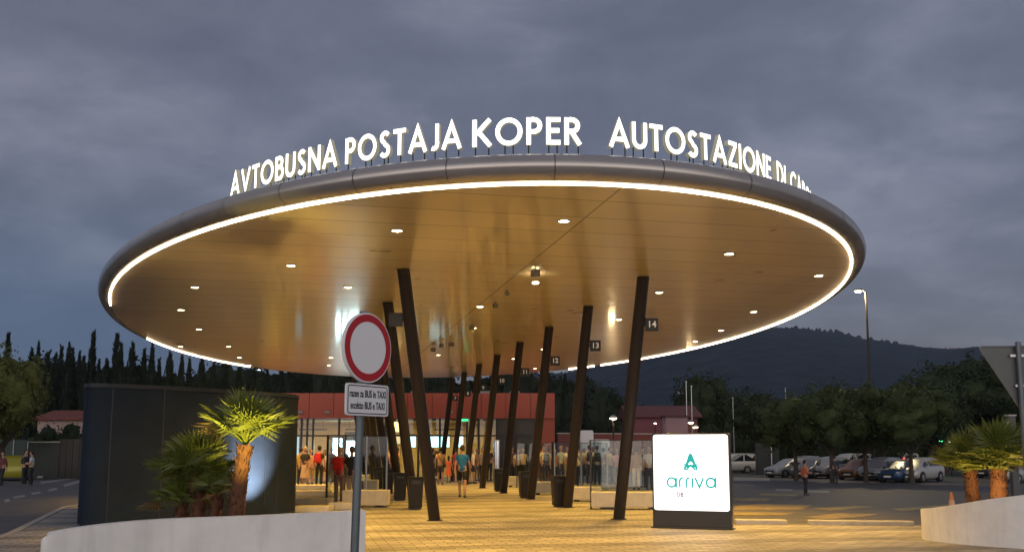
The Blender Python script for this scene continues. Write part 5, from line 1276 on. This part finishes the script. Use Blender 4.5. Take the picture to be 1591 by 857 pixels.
thin_pole(1066, 593, 88, 'taller left one of the twin thin flagpoles above the totem'); thin_pole(1074, 600, 88, 'shorter right one of the twin thin flagpoles above the totem'); thin_pole(1138, 618, 95, 'thin pole standing alone right of the totem top')
thin_pole(1220, 603, 120, 'very thin far pole against the hill'); thin_pole(1195, 688, 80, 'short white post by the car park entrance', .06, 'post', 'post')
# traffic signal
b = atD(1456, 84); t = thing('traffic_light', 'traffic light showing green left of the right palms', 'traffic light', (b.x, 84, -.6)); h = atD(1456, 84, 685).z + .6
mb = MB(); mb.tube([(0, .12, 0), (0, .12, h + .6)], .06, 8); mb.build('pole', M_black, t)
mb = MB(); mb.box((0, 0, h + .28), (.34, .2, .98)); mb.build('housing', M_black, t, bevel=.03)
for k, (c, on) in enumerate([((0.05, 1.0, .35), 1), ((.25, .15, .02), 0), ((.25, .02, .02), 0)]):
    mb = MB(); z = h + k * .3; P = [(.15 * cos(2 * pi * q / 16), -.105, z + .15 * sin(2 * pi * q / 16)) for q in range(16)]; mb.poly(P, [tuple(range(16))])
    mb.build('lens', mat('signal_%d' % k, tuple(x * .3 for x in c), .4, emis=c if on else None, es=16 if on else 0), t)
lamp('signal_glow', 'POINT', (0, -.4, h), 14, (.05, 1, .35), t, .1)
b = atD(1471, 80); t = pole_thing('street_lamp', 'faint pinkish street lamp just right of the green traffic light', 'street lamp', (b.x, 80, -.6), atD(1471, 80, 686).z + .6, .05, 'dome', (1, .55, .5), 0, 4, .22)
# grey post behind the right palms
b = atD(1567, 40); t = thing('bollard_post', 'grey square post with a pale cap behind the right palm crown', 'post', (b.x, 40, -.5)); h = atD(1567, 40, 646).z + .5
mb = MB(); mb.box((0, 0, h / 2), (.28, .28, h)); mb.build('shaft', mat('post_grey', (.10, .10, .10), .7), t, bevel=.02); mb = MB(); mb.box((0, 0, h + .03), (.34, .34, .06)); mb.build('cap', M_conc, t, bevel=.01)
mb = MB(); mb.box((-.22, -.05, h - .35), (.14, .12, .26)); mb.build('lamp_box', M_white, t, bevel=.02)
# traffic cone by the right planter
b = at(1479, 786, 0.0); t = thing('traffic_cone', 'small pale orange traffic cone behind the right planter', 'cone', (b.x, b.y, 0.0) if b.y < 21 else (b.x, b.y, road_z(b.x, b.y)))
mb = MB(); mb.lathe([(.13, .03), (.10, .2), (.065, .42), (.03, .62), (0.001, .63)], n=18); mb.build('cone_body', mat('cone_orange', (.75, .26, .08), .6), t, smooth=True)
mb = MB(); mb.box((0, 0, .016), (.34, .34, .03)); mb.build('cone_foot', mat('cone_orange', (.75, .26, .08), .6), t, bevel=.01)
mb = MB(); mb.lathe([(.092, .26), (.072, .40)], n=18); mb.build('reflective_band', mat('cone_pale', (.75, .45, .25), .5), t, smooth=True)

# more of the crowd
CROWD = [
 (466, 754, 1.70, 30, 'person in a mustard shirt at the kiosk corner edge', (.45, .28, .05), BK, HB, 'trousers'),
 (503, 750, 1.60, 190, 'child in a white t-shirt between the kiosk and the glass screen', WH, (.2, .05, .04), HBR, 'shorts'),
 (514, 748, 1.72, 160, 'person in a navy shirt before the bright information screen', NV, (.2, .18, .15), HB, 'trousers'),
 (534, 748, 1.74, 10, 'person with grey hair in a black shirt before the bright information screen', BK, NV, HG, 'trousers'),
 (592, 746, 1.60, 20, 'person in an olive top deep between the left columns', (.18, .16, .06), BK, HBR, 'trousers'),
 (609, 747, 1.70, 175, 'person in a burgundy top below the menu boards', (.28, .03, .04), NV, HB, 'trousers'),
 (660, 746, 1.74, 190, 'person in a beige jacket just right of the nearest left column', (.40, .30, .2), BK, HB, 'trousers'),
 (672, 745, 1.68, 60, 'person in a black dress just left of the man with the bag strap', BK, BK, HBR, 'dress'),
 (741, 746, 1.66, 150, 'person in an apricot blouse at the station door', (.58, .30, .16), (.25, .2, .15), HBL, 'trousers'),
 (760, 747, 1.76, 20, 'person in a charcoal shirt beside the polished glint post', (.06, .06, .065), NV, HB, 'trousers'),
 (786, 746, 1.66, 70, 'woman in a lilac top right of the polished glint post', (.32, .22, .34), BK, HBR, 'skirt'),
 (813, 748, 1.70, 170, 'person in a sand coloured shirt against the dark doors', (.46, .36, .22), BK, HB, 'trousers'),
 (852, 750, 1.72, 30, 'person in a grey hoodie right of the man in the white shirt', (.17, .17, .18), NV, HB, 'trousers'),
 (880, 750, 1.76, 100, 'person in a cream polo shirt left of the second right column', WH, (.25, .2, .14), HBR, 'shorts'),
 (892, 752, 1.62, 200, 'woman in a turquoise top just right of the second right column', (.05, .3, .3), BK, HB, 'trousers'),
 (908, 749, 1.66, 150, 'woman in a brick red top between the strapped man and the backpacks', (.36, .09, .05), BK, HBR, 'trousers'),
 (922, 748, 1.74, 190, 'person in a dark green shirt behind the two black backpacks', (.03, .09, .05), BK, HB, 'trousers'),
 (948, 751, 1.72, 120, 'person in a pale yellow shirt under the low street lamp', (.58, .52, .28), NV, HB, 'trousers'),
 (959, 753, 1.64, 10, 'woman in a pink blouse left of the front right column', (.55, .25, .28), (.2, .2, .24), HBL, 'trousers'),
 (1000, 756, 1.70, 200, 'person in a brown jacket between the camel jacket and the totem', (.14, .08, .05), BK, HB, 'trousers'),
]
for i, (px, py, h, fc, lb, tp_, bt_, hr_, lg) in enumerate(CROWD):
    person(pz_(px, py), h, fc, lb, tp_, bt_, hr_, lg, step=.15 * (i % 4), arms=((i * 7) % 4, (i * 5) % 3), longhair=i % 3 == 1, group=G1, shortsleeve=i % 4 != 0, bag=('backpack', (.05 + .1 * (i % 3), .05, .06)) if i % 5 == 2 else None, build=.94 + .04 * (i % 5))

# ---------------------------------------------------------------- dusk air
mb = MB(); mb.box((0, 810, 119), (3900, 1900, 242))
hm = bpy.data.materials.new('haze_air'); hm.use_nodes = True; ht = hm.node_tree; ht.nodes.clear()
ho_ = ht.nodes.new('ShaderNodeOutputMaterial'); pv = ht.nodes.new('ShaderNodeVolumePrincipled')
pv.inputs['Density'].default_value = 0.0001; pv.inputs['Color'].default_value = (.62, .78, 1.0, 1)
ht.links.new(pv.outputs[0], ho_.inputs['Volume']); tag(mb.build('haze', hm), kind='stuff')
